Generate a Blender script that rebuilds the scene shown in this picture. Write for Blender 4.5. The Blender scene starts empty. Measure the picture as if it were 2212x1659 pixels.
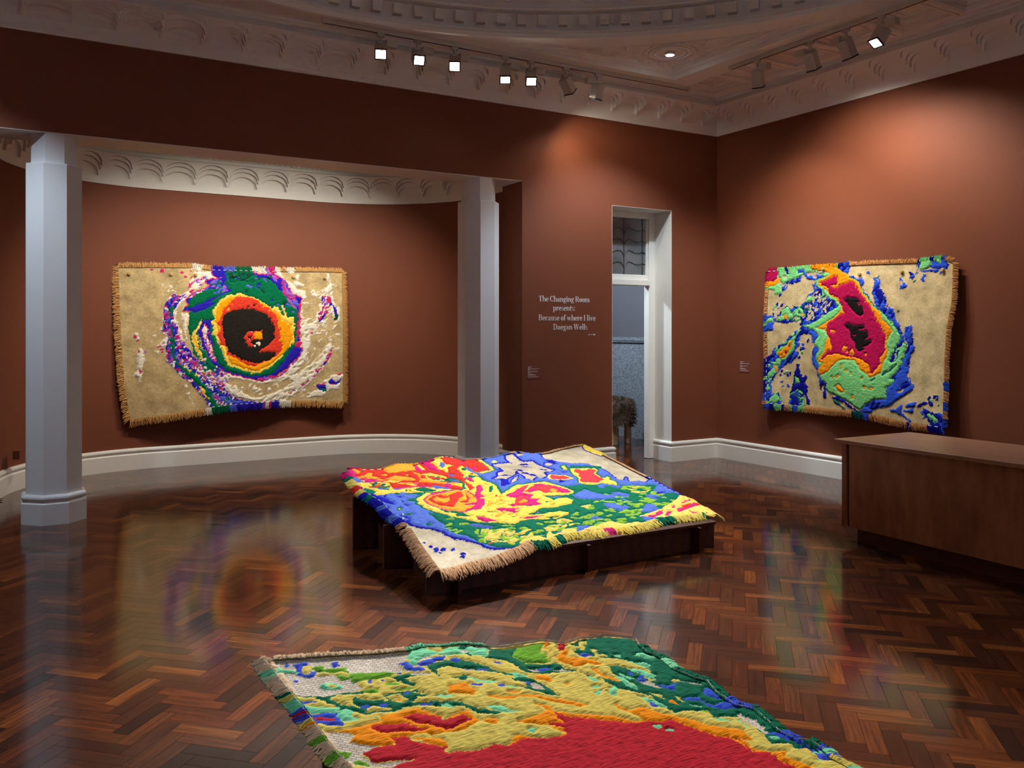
import bpy, bmesh, math, random
import numpy as np
from mathutils import Vector, Matrix
from mathutils.geometry import tessellate_polygon

random.seed(7)
scene = bpy.context.scene
COL = scene.collection
PI = math.pi

# ---------------------------------------------------------------- camera
YAW = math.radians(30.5445)
EYE = 1.55
FPX, CX, CY = 1870.0, 1106.0, 713.5          # focal length / optical centre, in photo pixels
cam_d = bpy.data.cameras.new('camera')
cam = bpy.data.objects.new('camera', cam_d)
COL.objects.link(cam)
cam.location = (0, 0, EYE)
cam.rotation_euler = (PI/2, 0, -YAW)
cam_d.sensor_width = 36.0
cam_d.lens = FPX/2212*36.0
cam_d.shift_y = -(829.5-CY)/2212
cam_d.clip_start = 0.05
scene.camera = cam

# ---------------------------------------------------------------- world, daylight, exposure
world = bpy.data.worlds.new('world')
scene.world = world
world.use_nodes = True
world.node_tree.nodes['Background'].inputs[0].default_value = (0.50, 0.62, 0.80, 1)
world.node_tree.nodes['Background'].inputs[1].default_value = 0.6
vs = scene.view_settings
vs.view_transform = 'Standard'
vs.look = 'None'
vs.gamma = 1.0
vs.use_curve_mapping = False
vs.exposure = 1.0
scene.cycles.use_denoising = True
scene.cycles.max_bounces = 6
scene.cycles.diffuse_bounces = 4
scene.cycles.glossy_bounces = 3
scene.cycles.use_adaptive_sampling = True
scene.cycles.adaptive_threshold = 0.08
scene.cycles.adaptive_min_samples = 16
scene.cycles.sample_clamp_indirect = 6.0
scene.cycles.caustics_reflective = False
scene.cycles.caustics_refractive = False

def window_light(name, loc, rot, sx, sy, power, colr):
    l = bpy.data.lights.new(name, 'AREA')
    l.shape = 'RECTANGLE'; l.size = sx; l.size_y = sy; l.energy = power; l.color = colr
    o = bpy.data.objects.new(name, l); COL.objects.link(o)
    o.location = loc; o.rotation_euler = rot
    return o
# daylight added as fill at two unseen windows behind camera, tilted up for ceiling
DAY = (0.62, 0.78, 1.0)
window_light('daylight_fill', (-0.9, -1.16, 2.0), (PI/2+.35, 0, PI), 1.3, 2.2, 190, DAY)
window_light('daylight_fill', (4.6, -1.16, 2.0), (PI/2+.35, 0, PI), 1.3, 2.2, 190, DAY)

DOWN = (135, 150, 70, 70)          # watts of the cool ceiling downlights
# ---------------------------------------------------------------- room dimensions (metres)
XL, XR = -2.55, 7.548        # left / right wall faces
YF, YB = -1.0, 7.851         # wall behind the camera / back wall face
YBB = 8.27                   # back face of the back wall
ZC = 4.25                    # ceiling
ZCO = 3.92                   # underside of the cornice
XO0, XO1, ZSOF = -0.065, 4.758, 3.138    # wide opening to the alcove
XD0, XD1, ZD = 5.945, 6.824, 2.965       # doorway
ACX, AHW, AYB = 2.45, 2.52, 10.48        # alcove: centre, half width, back
RCX, RCY, RR = 2.518, 3.41, 3.70         # dome ring

# ---------------------------------------------------------------- helpers
def lin(c):
    c = c/255.0
    return c/12.92 if c <= 0.04045 else ((c+0.055)/1.055)**2.4
def rgb(r, g, b): return (lin(r), lin(g), lin(b), 1.0)

def link(o, parent=None):
    COL.objects.link(o)
    if parent is not None: o.parent = parent
    return o
def mesh(name, verts, faces, mat, parent=None, smooth=False, loc=None):
    me = bpy.data.meshes.new(name)
    me.from_pydata([tuple(v) for v in verts], [], [tuple(f) for f in faces])
    if mat is not None: me.materials.append(mat)
    if smooth:
        me.polygons.foreach_set('use_smooth', [True]*len(me.polygons))
    me.update()
    o = bpy.data.objects.new(name, me)
    link(o, parent)
    if loc is not None: o.location = loc
    return o
def inst(name, me, parent=None, loc=(0,0,0), rz=0.0):
    o = bpy.data.objects.new(name, me); link(o, parent); o.location = loc
    if rz: o.rotation_euler = (0, 0, rz)
    return o
def thing(name, label, cat, loc=(0,0,0), rz=0.0, group=None):
    o = bpy.data.objects.new(name, None); link(o)
    o.empty_display_size = 0.1
    o.location = loc; o.rotation_euler = (0, 0, rz)
    o['label'] = label; o['category'] = cat
    if group: o['group'] = group
    return o
def tag(o, label, cat, group=None):
    o['label'] = label; o['category'] = cat
    if group: o['group'] = group
    return o
def struct(o, label=None):
    o['kind'] = 'structure'
    if label: o['label'] = label
    return o

class MB:
    """collects boxes, prisms, tubes into one mesh"""
    def __init__(s): s.v = []; s.f = []
    def box(s, x0, x1, y0, y1, z0, z1, bev=0.0):
        if bev > 0:
            bm = bmesh.new()
            bmesh.ops.create_cube(bm, size=1.0)
            for v in bm.verts:
                v.co = Vector(((x0+x1)/2+v.co.x*(x1-x0), (y0+y1)/2+v.co.y*(y1-y0), (z0+z1)/2+v.co.z*(z1-z0)))
            bmesh.ops.bevel(bm, geom=bm.edges[:], offset=bev, segments=1, affect='EDGES')
            s.bm(bm); return s
        b = len(s.v)
        s.v += [(x0,y0,z0),(x1,y0,z0),(x1,y1,z0),(x0,y1,z0),(x0,y0,z1),(x1,y0,z1),(x1,y1,z1),(x0,y1,z1)]
        s.f += [(b,b+3,b+2,b+1),(b+4,b+5,b+6,b+7),(b,b+1,b+5,b+4),(b+1,b+2,b+6,b+5),(b+2,b+3,b+7,b+6),(b+3,b,b+4,b+7)]
        return s
    def bm(s, bm):
        b = len(s.v); bm.verts.index_update()
        s.v += [tuple(v.co) for v in bm.verts]
        s.f += [tuple(b+v.index for v in f.verts) for f in bm.faces]
        bm.free(); return s
    def poly(s, pts):
        b = len(s.v); s.v += [tuple(p) for p in pts]; s.f.append(tuple(range(b, b+len(pts)))); return s
    def prism(s, pts, z0, z1):
        """vertical prism over a counter-clockwise 2-D outline"""
        b = len(s.v); n = len(pts)
        s.v += [(p[0],p[1],z0) for p in pts] + [(p[0],p[1],z1) for p in pts]
        for i in range(n):
            j = (i+1) % n; s.f.append((b+i, b+j, b+n+j, b+n+i))
        s.f.append(tuple(b+n+i for i in range(n))); s.f.append(tuple(b+n-1-i for i in range(n)))
        return s
    def tube(s, pts, r, sides=6, taper=None, cap=True):
        pts = [Vector(p) for p in pts]; n = len(pts); b = len(s.v)
        for i, p in enumerate(pts):
            t = (pts[min(i+1,n-1)]-pts[max(i-1,0)]).normalized()
            a = Vector((0,0,1)) if abs(t.z) < 0.9 else Vector((1,0,0))
            e1 = t.cross(a).normalized(); e2 = t.cross(e1)
            rr = r if taper is None else r*taper[i]
            for k in range(sides):
                w = 2*PI*k/sides; s.v.append(tuple(p+e1*(rr*math.cos(w))+e2*(rr*math.sin(w))))
        for i in range(n-1):
            for k in range(sides):
                k2 = (k+1) % sides
                s.f.append((b+i*sides+k, b+i*sides+k2, b+(i+1)*sides+k2, b+(i+1)*sides+k))
        if cap:
            s.f.append(tuple(b+k for k in reversed(range(sides)))); s.f.append(tuple(b+(n-1)*sides+k for k in range(sides)))
        return s
    def build(s, name, mat, parent=None, smooth=False, loc=None):
        return mesh(name, s.v, s.f, mat, parent, smooth, loc)

def sweep(prof, path, closed=False):
    """sweep a (d, z) profile along a plan path; d is measured to the LEFT of travel, mitred. returns verts, faces"""
    n = len(path); m = len(prof); V = []; F = []
    P = [Vector((p[0], p[1])) for p in path]
    for i in range(n):
        if closed: a, c = P[i-1], P[(i+1) % n]
        else: a, c = P[max(i-1,0)], P[min(i+1,n-1)]
        d1 = (P[i]-a); d2 = (c-P[i])
        if d1.length < 1e-9: d1 = d2
        if d2.length < 1e-9: d2 = d1
        d1.normalize(); d2.normalize()
        n1 = Vector((-d1.y, d1.x)); n2 = Vector((-d2.y, d2.x))
        nn = (n1+n2)
        nn.normalize(); k = 1.0/max(0.3, nn.dot(n1))
        for d, z in prof:
            q = P[i]+nn*(d*k); V.append((q.x, q.y, z))
    for i in range(n if closed else n-1):
        j = (i+1) % n
        for k in range(m-1):
            F.append((i*m+k, j*m+k, j*m+k+1, i*m+k+1))
    if not closed:
        F.append(tuple(range(m-1, -1, -1))); F.append(tuple((n-1)*m+k for k in range(m)))
    return V, F

# ---------------------------------------------------------------- materials
MATS = {}
def newmat(name):
    m = bpy.data.materials.new(name); m.use_nodes = True
    nt = m.node_tree; b = nt.nodes['Principled BSDF']
    MATS[name] = m
    return m, nt, b
def N(nt, kind, **kw):
    n = nt.nodes.new(kind)
    for k, v in kw.items(): setattr(n, k, v)
    return n
def ramp(nt, fac, stops):
    r = N(nt, 'ShaderNodeValToRGB'); e = r.color_ramp.elements
    while len(e) < len(stops): e.new(0.5)
    for i, (p, c) in enumerate(stops): e[i].position = p; e[i].color = c
    nt.links.new(fac, r.inputs[0]); return r.outputs[0]
def coords(nt, kind='Object', scale=(1,1,1), rot=(0,0,0)):
    tc = N(nt, 'ShaderNodeTexCoord'); mp = N(nt, 'ShaderNodeMapping')
    mp.inputs['Scale'].default_value = scale; mp.inputs['Rotation'].default_value = rot
    nt.links.new(tc.outputs[kind], mp.inputs[0]); return mp.outputs[0]
def noise(nt, vec, scale, detail=3.0, rough=0.55):
    n = N(nt, 'ShaderNodeTexNoise'); n.inputs['Scale'].default_value = scale
    n.inputs['Detail'].default_value = detail; n.inputs['Roughness'].default_value = rough
    nt.links.new(vec, n.inputs['Vector']); return n.outputs[0]
def bump(nt, b, h, strength, dist=0.01):
    bp = N(nt, 'ShaderNodeBump'); bp.inputs['Strength'].default_value = strength
    bp.inputs['Distance'].default_value = dist
    nt.links.new(h, bp.inputs['Height']); nt.links.new(bp.outputs[0], b.inputs['Normal'])

def paint(name, c, rough=0.6, var=0.06, spec=0.3, bmp=0.05, scale=40):
    m, nt, b = newmat(name)
    v = coords(nt); f = noise(nt, v, 1.2, 4)
    d = tuple(x*(1-var) for x in c[:3])+(1,); l = tuple(min(1, x*(1+var)) for x in c[:3])+(1,)
    nt.links.new(ramp(nt, f, [(0.3, d), (0.7, l)]), b.inputs['Base Color'])
    b.inputs['Roughness'].default_value = rough; b.inputs['Specular IOR Level'].default_value = spec
    bump(nt, b, noise(nt, v, scale, 3), bmp, 0.002)
    return m
paint('wall_paint', rgb(119, 66, 44), 0.62, 0.04, 0.25)
paint('white_paint', rgb(226, 224, 216), 0.45, 0.02, 0.35)
paint('column_paint', rgb(216, 217, 219), 0.5, 0.015, 0.3)
paint('plaster', rgb(236, 236, 233), 0.75, 0.04, 0.2, 0.08, 25)
paint('track_white', rgb(205, 202, 194), 0.45, 0.01, 0.4)
paint('spot_body', rgb(190, 184, 174), 0.45, 0.01, 0.4)
paint('bezel_black', rgb(22, 22, 24), 0.5, 0.01, 0.4)
paint('corridor_grey', rgb(86, 84, 90), 0.7, 0.04, 0.2)
paint('white_vinyl', rgb(238, 236, 232), 0.5, 0.0, 0.3, 0.0)
paint('label_card', rgb(118, 66, 54), 0.5, 0.02, 0.3, 0.0)
paint('lead', rgb(40, 40, 42), 0.5, 0.05, 0.5)
paint('brass_pin', rgb(190, 160, 100), 0.5, 0.05, 0.5)
paint('floor_gap', rgb(30, 15, 9), 0.8, 0.05, 0.2)

def emission(name, c, s):
    m, nt, b = newmat(name)
    b.inputs['Base Color'].default_value = (0.8, 0.8, 0.8, 1)
    b.inputs['Emission Color'].default_value = c; b.inputs['Emission Strength'].default_value = s
    return m
emission('lens_warm', (1.0, 0.93, 0.80, 1), 30.0)
emission('lens_soft', (1.0, 0.97, 0.90, 1), 3.0)
emission('lens_cool', (0.90, 0.97, 1.0, 1), 25.0)
paint('lens_off', rgb(225, 225, 220), 0.25, 0.0, 0.5, 0.0)

def wood(name, dark, light, scale=(1.2, 1.2, 14), rough=0.35, vertical=True):
    m, nt, b = newmat(name)
    v = coords(nt, 'Object', scale)
    w = N(nt, 'ShaderNodeTexWave'); w.wave_type = 'BANDS'; w.bands_direction = 'X'
    w.inputs['Scale'].default_value = 2.2; w.inputs['Distortion'].default_value = 5.0
    w.inputs['Detail'].default_value = 3.0; w.inputs['Detail Scale'].default_value = 0.6
    nt.links.new(v, w.inputs['Vector'])
    f = noise(nt, v, 9.0, 6, 0.6)
    mx = N(nt, 'ShaderNodeMath', operation='MULTIPLY_ADD'); nt.links.new(w.outputs[1], mx.inputs[0])
    mx.inputs[1].default_value = 0.35; nt.links.new(f, mx.inputs[2])
    nt.links.new(ramp(nt, mx.outputs[0], [(0.35, dark), (0.95, light)]), b.inputs['Base Color'])
    b.inputs['Roughness'].default_value = rough; b.inputs['Specular IOR Level'].default_value = 0.35
    bump(nt, b, f, 0.06, 0.002)
    return m
wood('desk_wood', rgb(128, 76, 53), rgb(176, 114, 80), (7.0, 1.6, 0.5), 0.42)
wood('desk_top_wood', rgb(124, 84, 64), rgb(168, 120, 90), (5.0, 0.5, 1.0), 0.38)
wood('plinth_wood', rgb(58, 30, 22), rgb(84, 46, 32), (1.5, 1.5, 6.0), 0.45)
wood('stool_wood', rgb(176, 140, 104), rgb(212, 180, 142), (8.0, 8.0, 1.0), 0.5)

# parquet: tint per plank from a colour attribute, grain from the plank's own UV
def parquet():
    m, nt, b = newmat('parquet')
    at = N(nt, 'ShaderNodeAttribute'); at.attribute_name = 'tint'
    uv = N(nt, 'ShaderNodeUVMap'); uv.uv_map = 'grain'
    mp = N(nt, 'ShaderNodeMapping'); mp.inputs['Scale'].default_value = (3.5, 55, 1)
    nt.links.new(uv.outputs[0], mp.inputs[0])
    f = noise(nt, mp.outputs[0], 1.0, 5, 0.65)
    mp2 = N(nt, 'ShaderNodeMapping'); mp2.inputs['Scale'].default_value = (1.5, 12, 1)
    nt.links.new(uv.outputs[0], mp2.inputs[0])
    f2 = noise(nt, mp2.outputs[0], 1.0, 3, 0.5)
    g = ramp(nt, f, [(0.32, (0.34, 0.32, 0.30, 1)), (0.64, (1.15, 1.15, 1.15, 1))])
    g2 = ramp(nt, f2, [(0.3, (0.72, 0.70, 0.68, 1)), (0.7, (1.15, 1.15, 1.15, 1))])
    mu = N(nt, 'ShaderNodeMix', data_type='RGBA', blend_type='MULTIPLY'); mu.inputs[0].default_value = 1.0
    nt.links.new(at.outputs['Color'], mu.inputs[6]); nt.links.new(g, mu.inputs[7])
    mu2 = N(nt, 'ShaderNodeMix', data_type='RGBA', blend_type='MULTIPLY'); mu2.inputs[0].default_value = 1.0
    nt.links.new(mu.outputs[2], mu2.inputs[6]); nt.links.new(g2, mu2.inputs[7])
    nt.links.new(mu2.outputs[2], b.inputs['Base Color'])
    b.inputs['Roughness'].default_value = 0.5
    b.inputs['Specular IOR Level'].default_value = 0.04
    b.inputs['Coat Weight'].default_value = 1.0; b.inputs['Coat Roughness'].default_value = 0.12
    b.inputs['Coat IOR'].default_value = 1.5
    bump(nt, b, f, 0.05, 0.0008)
    return m
parquet()

def terrazzo():
    m, nt, b = newmat('terrazzo')
    v = coords(nt)
    vo = N(nt, 'ShaderNodeTexVoronoi'); vo.inputs['Scale'].default_value = 190
    nt.links.new(v, vo.inputs['Vector'])
    nt.links.new(ramp(nt, vo.outputs['Color'], [(0.15, rgb(46, 50, 56)), (0.5, rgb(96, 104, 112)), (0.85, rgb(176, 184, 190))]), b.inputs['Base Color'])
    b.inputs['Roughness'].default_value = 0.35
    return m
terrazzo()
def glass_mat():
    m, nt, b = newmat('lead_glass')
    v = coords(nt)
    f = noise(nt, v, 3.0, 2)
    nt.links.new(ramp(nt, f, [(0.35, rgb(96, 108, 112)), (0.65, rgb(140, 140, 140))]), b.inputs['Base Color'])
    b.inputs['Roughness'].default_value = 0.18; b.inputs['Transmission Weight'].default_value = 0.35
    bump(nt, b, noise(nt, v, 26, 2), 0.25, 0.004)
    return m
glass_mat()
def fur_mat():
    m, nt, b = newmat('fur')
    v = coords(nt)
    nt.links.new(ramp(nt, noise(nt, v, 14, 4), [(0.3, rgb(38, 30, 24)), (0.7, rgb(128, 106, 84))]), b.inputs['Base Color'])
    b.inputs['Roughness'].default_value = 0.85
    return m
fur_mat()
M = MATS
# ================================================================ ROOM SHELL
# ---- herringbone parquet floor
fl = MB().box(XL-0.3, 9.2, YF-0.3, 12.4, -0.06, -0.014).build('floor', M['floor_gap'])
struct(fl, 'dark brown herringbone parquet floor with a glossy varnish')
PLK, PWD, GAP = 0.28, 0.07, 0.0007
def apse_y(x):
    """depth of the alcove's back wall at x (rounded corners)"""
    h = abs(x-ACX); a = max(0.0, h-(AHW-1.6))/1.6
    return AYB-1.5*(1-math.sqrt(max(0.0, 1-min(1, a)**2)))
def floor_has(x, y):
    if XL-0.12 < x < XR+0.12 and YF-0.12 < y < YBB+0.05: return True
    if ACX-AHW-0.1 < x < ACX+AHW+0.1 and y < apse_y(x)+0.12: return True
    return 5.6 < x < 7.95 and y < 12.0
def to_px(x, y, z):
    cs, sn = math.cos(YAW), math.sin(YAW)
    d = sn*x+cs*y; r = cs*x-sn*y
    if d < 0.2: return None
    return CX+FPX*r/d, CY-FPX*(z-EYE)/d, d
plk = []
c45 = math.cos(PI/4)
for i in range(-190, 220):
    for j in range(-40, 44):
        for vert in (0, 1):
            if not vert: px_, qx_ = i*PWD+j*PLK+PLK/2, i*PWD-j*PLK+PWD/2
            else: px_, qx_ = i*PWD+j*PLK+PLK+PWD/2, i*PWD-j*PLK-(PLK-PWD)+PLK/2
            x = c45*px_-c45*qx_+2.0; y = c45*px_+c45*qx_+4.0
            if floor_has(x, y): plk.append((x, y, PI/4 + (PI/2 if vert else 0)))
tints = [(120,58,26), (96,44,22), (138,70,30), (74,35,20), (108,52,26), (58,28,18), (150,82,38), (102,50,22),
         (122,62,30), (84,40,24), (112,50,24), (68,32,19), (130,68,34), (96,46,24)]
def plank_geo(k):
    """one plank centred at the origin, along +x: eased top edges; grain UV offset by k"""
    a, b_, e = PLK/2-GAP, PWD/2-GAP, 0.0
    v = [(-a,-b_,-0.012),(a,-b_,-0.012),(a,b_,-0.012),(-a,b_,-0.012),(-a,-b_,0),(a,-b_,0),(a,b_,0),(-a,b_,0)]
    f = [(0,1,5,4),(1,2,6,5),(2,3,7,6),(3,0,4,7),(4,5,6,7)]
    return v, f
PV, PF = plank_geo(0)
PV = np.array(PV)
def plank_mesh(name, items):
    """items: (x, y, angle, tint, (du, dv)); returns mesh with tint + grain"""
    me = bpy.data.meshes.new(name)
    nv = len(PV); verts = np.empty((len(items)*nv, 3)); cols = np.empty((len(items)*nv, 4), np.float32); uvv = np.empty((len(items)*nv, 2))
    for k, (x, y, a, t, o) in enumerate(items):
        cs, sn = math.cos(a), math.sin(a)
        verts[k*nv:(k+1)*nv, 0] = x+cs*PV[:,0]-sn*PV[:,1]
        verts[k*nv:(k+1)*nv, 1] = y+sn*PV[:,0]+cs*PV[:,1]
        verts[k*nv:(k+1)*nv, 2] = PV[:,2]
        cols[k*nv:(k+1)*nv] = t
        uvv[k*nv:(k+1)*nv] = PV[:,:2]+np.array(o)
    faces = (np.array(PF)[None]+(np.arange(len(items))*nv)[:,None,None]).reshape(-1, 4)
    me.from_pydata(verts.tolist(), [], faces.tolist())
    at = me.color_attributes.new('tint', 'FLOAT_COLOR', 'POINT'); at.data.foreach_set('color', cols.ravel())
    ul = me.uv_layers.new(name='grain'); ul.data.foreach_set('uv', uvv[faces.ravel()].astype(np.float32).ravel())
    me.materials.append(M['parquet']); me.update()
    return me
rnd = random.Random(3)
def rtint():
    t = rgb(*rnd.choice(tints)); s = rnd.uniform(0.40, 0.74)
    return (t[0]*s, t[1]*s*1.04, t[2]*s*.85, 1)
seen = []
for k, (x, y, a) in enumerate(plk):
    p = to_px(x, y, 0)
    if p and -20 < p[0] < 2232 and p[1] < 1690:
        if 0.75 < x < 2.5 and 0.6 < y < 3.1 and p[1] > 1400: continue     # hidden by the near rug
        seen.append((p[2], k))
seen.sort(); near = set(k for _, k in seen[:300])
plank_meshes = [plank_mesh('plank', [(0, 0, 0, rtint(), (rnd.uniform(0, 50), rnd.uniform(0, 50)))]) for _ in range(48)]
for k in sorted(near):
    x, y, a = plk[k]
    o = inst('plank', rnd.choice(plank_meshes), fl, (x, y, 0), a+(PI if rnd.random() < .5 else 0))
rest = bpy.data.objects.new('plank_field', plank_mesh('plank_field',
        [(x, y, a, rtint(), (rnd.uniform(0, 50), rnd.uniform(0, 50))) for k, (x, y, a) in enumerate(plk) if k not in near]))
link(rest, fl); rest['kind'] = 'stuff'

# ---- walls
T = 0.3
wb = MB()
wb.box(XL-T, XO0, YB, YBB, 0, 4.6)                 # left of the opening
wb.box(XO0, XO1, YB, YBB, ZSOF, 4.6)               # beam over the opening
wb.box(XO1, XD0, YB, YBB, 0, 4.6)                  # pier with the lettering
wb.box(XD0, XD1, YB, YBB, ZD, 4.6)                 # over the door
wb.box(XD1, XR+T, YB, YBB, 0, 4.6)
wall_back = struct(wb.build('wall_back', M['wall_paint']), 'rust red painted wall with a wide beam over the alcove opening')
struct(MB().box(XR, XR+T, YF-T, YB, 0, 4.6).build('wall_right', M['wall_paint']), 'rust red painted wall behind the dark wooden desk')
struct(MB().box(XL-T, XL, YF-T, YB, 0, 4.6).build('wall_left', M['wall_paint']), 'rust red painted side wall left of the camera')
wf = MB()                                           # wall behind the camera with two windows
for a, b_ in ((XL-T, -1.55), (-0.25, 3.95), (5.25, XR+T)): wf.box(a, b_, YF-T, YF, 0, 4.6)
for a, b_ in ((-1.55, -0.25), (3.95, 5.25)):
    wf.box(a, b_, YF-T, YF, 0, 0.9); wf.box(a, b_, YF-T, YF, 3.1, 4.6)
struct(wf.build('wall_front', M['wall_paint']), 'rust red wall behind the camera with two windows')
for n_, (a, b_) in enumerate(((-1.55, -0.25), (3.95, 5.25))):
    w = MB()
    w.box(a, a+.06, YF-.16, YF-.08, .9, 3.1); w.box(b_-.06, b_, YF-.16, YF-.08, .9, 3.1)
    w.box(a+.06, b_-.06, YF-.16, YF-.08, .9, .97); w.box(a+.06, b_-.06, YF-.16, YF-.08, 3.03, 3.1)
    w.box((a+b_)/2-.02, (a+b_)/2+.02, YF-.15, YF-.09, .97, 3.03)
    struct(w.build('window_%d' % (n_+1), M['white_paint']), 'white window frame behind the camera')

# white soffit of the beam and white lining
sof = MB().box(XO0, XO1, YB+0.002, YBB-0.002, ZSOF-0.006, ZSOF).build('trim_1', M['white_paint'])
struct(sof, 'off-white painted underside of the beam')

# ---- alcove (rounded recess behind the columns)
def apse_path(off=0.0, n=26):
    """plan curve from the right end to the left end (travelling so that the room is on the left)"""
    pts = []
    rx, ry = 1.6, 1.5
    x1 = ACX+AHW; x0 = ACX-AHW
    pts.append((x1, YBB))
    for k in range(n+1):
        a = (PI/2)*k/n
        pts.append((x1-rx+rx*math.cos(a), AYB-ry+ry*math.sin(a)))
    for k in range(n+1):
        a = PI/2+(PI/2)*k/n
        pts.append((x0+rx+rx*math.cos(a), AYB-ry+ry*math.sin(a)))
    pts.append((x0, YBB))
    return pts
AP = apse_path()
v, f = sweep([(0, 0), (0, 3.9), (-0.2, 3.9), (-0.2, 0)], AP)
aw = struct(mesh('wall_alcove', v, f, M['wall_paint'], None), 'curved rust red wall of the alcove behind the columns')
for p in aw.data.polygons: p.use_smooth = False
mo = aw.modifiers.new('n', 'EDGE_SPLIT') ; mo.split_angle = math.radians(30)
aw.data.polygons.foreach_set('use_smooth', [True]*len(aw.data.polygons))
struct(MB().box(ACX-AHW-.3, ACX+AHW+.3, YBB, AYB+.3, 3.78, 3.9).build('ceiling_alcove', M['plaster']), 'white plaster ceiling of the alcove')

# ---- baseboards
BP = [(0, 0), (0.034, 0), (0.034, 0.165), (0.028, 0.172), (0.020, 0.178), (0.020, 0.186), (0.028, 0.192), (0.034, 0.206), (0.032, 0.220), (0.022, 0.232), (0.008, 0.236), (0, 0.236)]
def baseboard(name, path, label):
    v, f = sweep(BP, path)
    return struct(mesh(name, v, f, M['white_paint']), label)
baseboard('baseboard_right', [(XR, YF), (XR, YB), (XD1, YB), (XD1, YB+.30)], 'white moulded skirting board in the right corner and round the door jamb')
baseboard('baseboard_back', [(XD0, YB+.28), (XD0, YB), (XO1, YB), (XO1, YBB), (ACX+AHW, YBB)] , 'white skirting board on the pier beside the doorway')
baseboard('baseboard_alcove', AP, 'white curved skirting board of the alcove')
baseboard('baseboard_left', [(XO0, YBB), (XO0, YB), (XL, YB), (XL, YF)], 'white skirting board of the left wall')
baseboard('baseboard_front', [(XL, YF), (XR, YF)], 'white skirting board behind the camera')

# ---- main cornice: cove + scalloped arches
def cove(t): return 0.018+0.29*(0.75*t+0.25*t*t), ZCO+0.33*(1.15*t-0.15*t*t)
def cove_n(t):
    d0, z0 = cove(max(0, t-.02)); d1, z1 = cove(min(1, t+.02))
    L = math.hypot(d1-d0, z1-z0); return (z1-z0)/L, -(d1-d0)/L       # out of the cove, towards the room and down
CP = [(0, ZCO-.004), (0.018, ZCO-.004)]+[cove(k/8) for k in range(9)]+[(cove(1)[0], ZC+.12), (0, ZC+.12)]
room = [(XR, YF), (XR, YB), (XL, YB), (XL, YF)]
v, f = sweep(CP, room, True)
# the closed profile needs its own tris at each end: none (ring)
cor = struct(mesh('trim_2', v, f, M['plaster']), 'off-white plaster cove cornice with scalloped arches')
ARCH = [(.25, .57, .036), (.40, .70, .068), (.52, .82, .098), (.76, .98, .120)]     # cusp t, apex t, relief of each layer
def scallop(width, point, gap=.022):
    """one scallop: stepped plates whose lower edges are arches, a narrow slot under each arch; point(s, t, off) -> xyz"""
    V = []; F = []; n = 14
    for li, (tc, ta, rel) in enumerate(ARCH):
        top = ARCH[li+1] if li+1 < len(ARCH) else None
        b = len(V)
        for k in range(n+1):
            s = -0.5+k/n
            w = math.sqrt(max(0.0, 1-(2*abs(s))**2.0))
            t = tc+(ta-tc)*w
            tt = max(t+.02, top[0]+(top[1]-top[0])*w-gap) if top else 1.0  # slot is added so each arch edge gathers a dark line of shade
            V += [point(s*width, t, -.004), point(s*width, t+.002, rel), point(s*width, tt, rel), point(s*width, tt, -.004)]
        for k in range(n):
            a = b+4*k
            F += [(a, a+4, a+5, a+1), (a+1, a+5, a+6, a+2), (a+2, a+6, a+7, a+3)]
    return V, F
def straight_scallop(width):
    def pt(s, t, off):
        d, z = cove(t); nd, nz = cove_n(t)
        return (s, -(d+nd*off), z+nz*off)                     # wall at y=0, room towards -y
    V, F = scallop(width, pt)
    me = bpy.data.meshes.new('scallop'); me.from_pydata(V, [], F); me.materials.append(M['plaster']); me.update()
    return me
nB = 26; wB = (YB-YF)/nB
sm = straight_scallop(wB*1.0)
for k in range(nB): inst('scallop', sm, cor, (XR, YB-(k+.5)*wB, 0), -PI/2)
nA = 30; wA = (XR-XL)/nA
sm2 = straight_scallop(wA)
for k in range(nA): inst('scallop', sm2, cor, (XR-(k+.5)*wA, YB, 0), 0)

# ---- alcove cornice with its scallops
def acove(t): return 0.015+0.16*(0.6*t+0.4*t*t), 3.15+0.40*t
ACP = [(0, 3.145), (0.015, 3.145)]+[acove(k/8) for k in range(9)]+[(.20, 3.555), (.20, 3.60), (.26, 3.61), (.26, 3.66), (.34, 3.67), (.34, 3.78), (0, 3.78)]
v, f = sweep(ACP, AP)
acor = struct(mesh('trim_3', v, f, M['white_paint'], None), 'white plaster cornice of the curved alcove')
APV = [Vector(p) for p in AP]
acc = [0.0]
for k in range(1, len(APV)): acc.append(acc[-1]+(APV[k]-APV[k-1]).length)
def apse_at(s):
    k = 1
    while k < len(acc)-1 and acc[k] < s: k += 1
    u = (s-acc[k-1])/max(1e-9, acc[k]-acc[k-1]); p = APV[k-1].lerp(APV[k], u)
    # smooth normal
    def tang(i): return (APV[min(i+1, len(APV)-1)]-APV[max(i-1, 0)]).normalized()
    tg = tang(k-1).lerp(tang(k), u).normalized()
    return p, Vector((-tg.y, tg.x))
nAp = 23; wAp = acc[-1]/nAp
for k in range(nAp):
    s0 = (k+.5)*wAp
    def pt(s, t, off):
        t = t*0.80+.02
        d, z = acove(t); p, nn = apse_at(s0+s)
        q = p+nn*(d+off*.5); return (q.x, q.y, z-off*.15)
    ARCH_keep = ARCH
    ARCH = [(.22, .62, .060), (.42, .80, .110), (.56, .94, .150)]
    V, F = scallop(wAp, pt)
    ARCH = ARCH_keep
    # close the last layer along its own upper arch instead of the ceiling
    mesh('scallop', V, F, M['white_paint'], acor)
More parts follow.
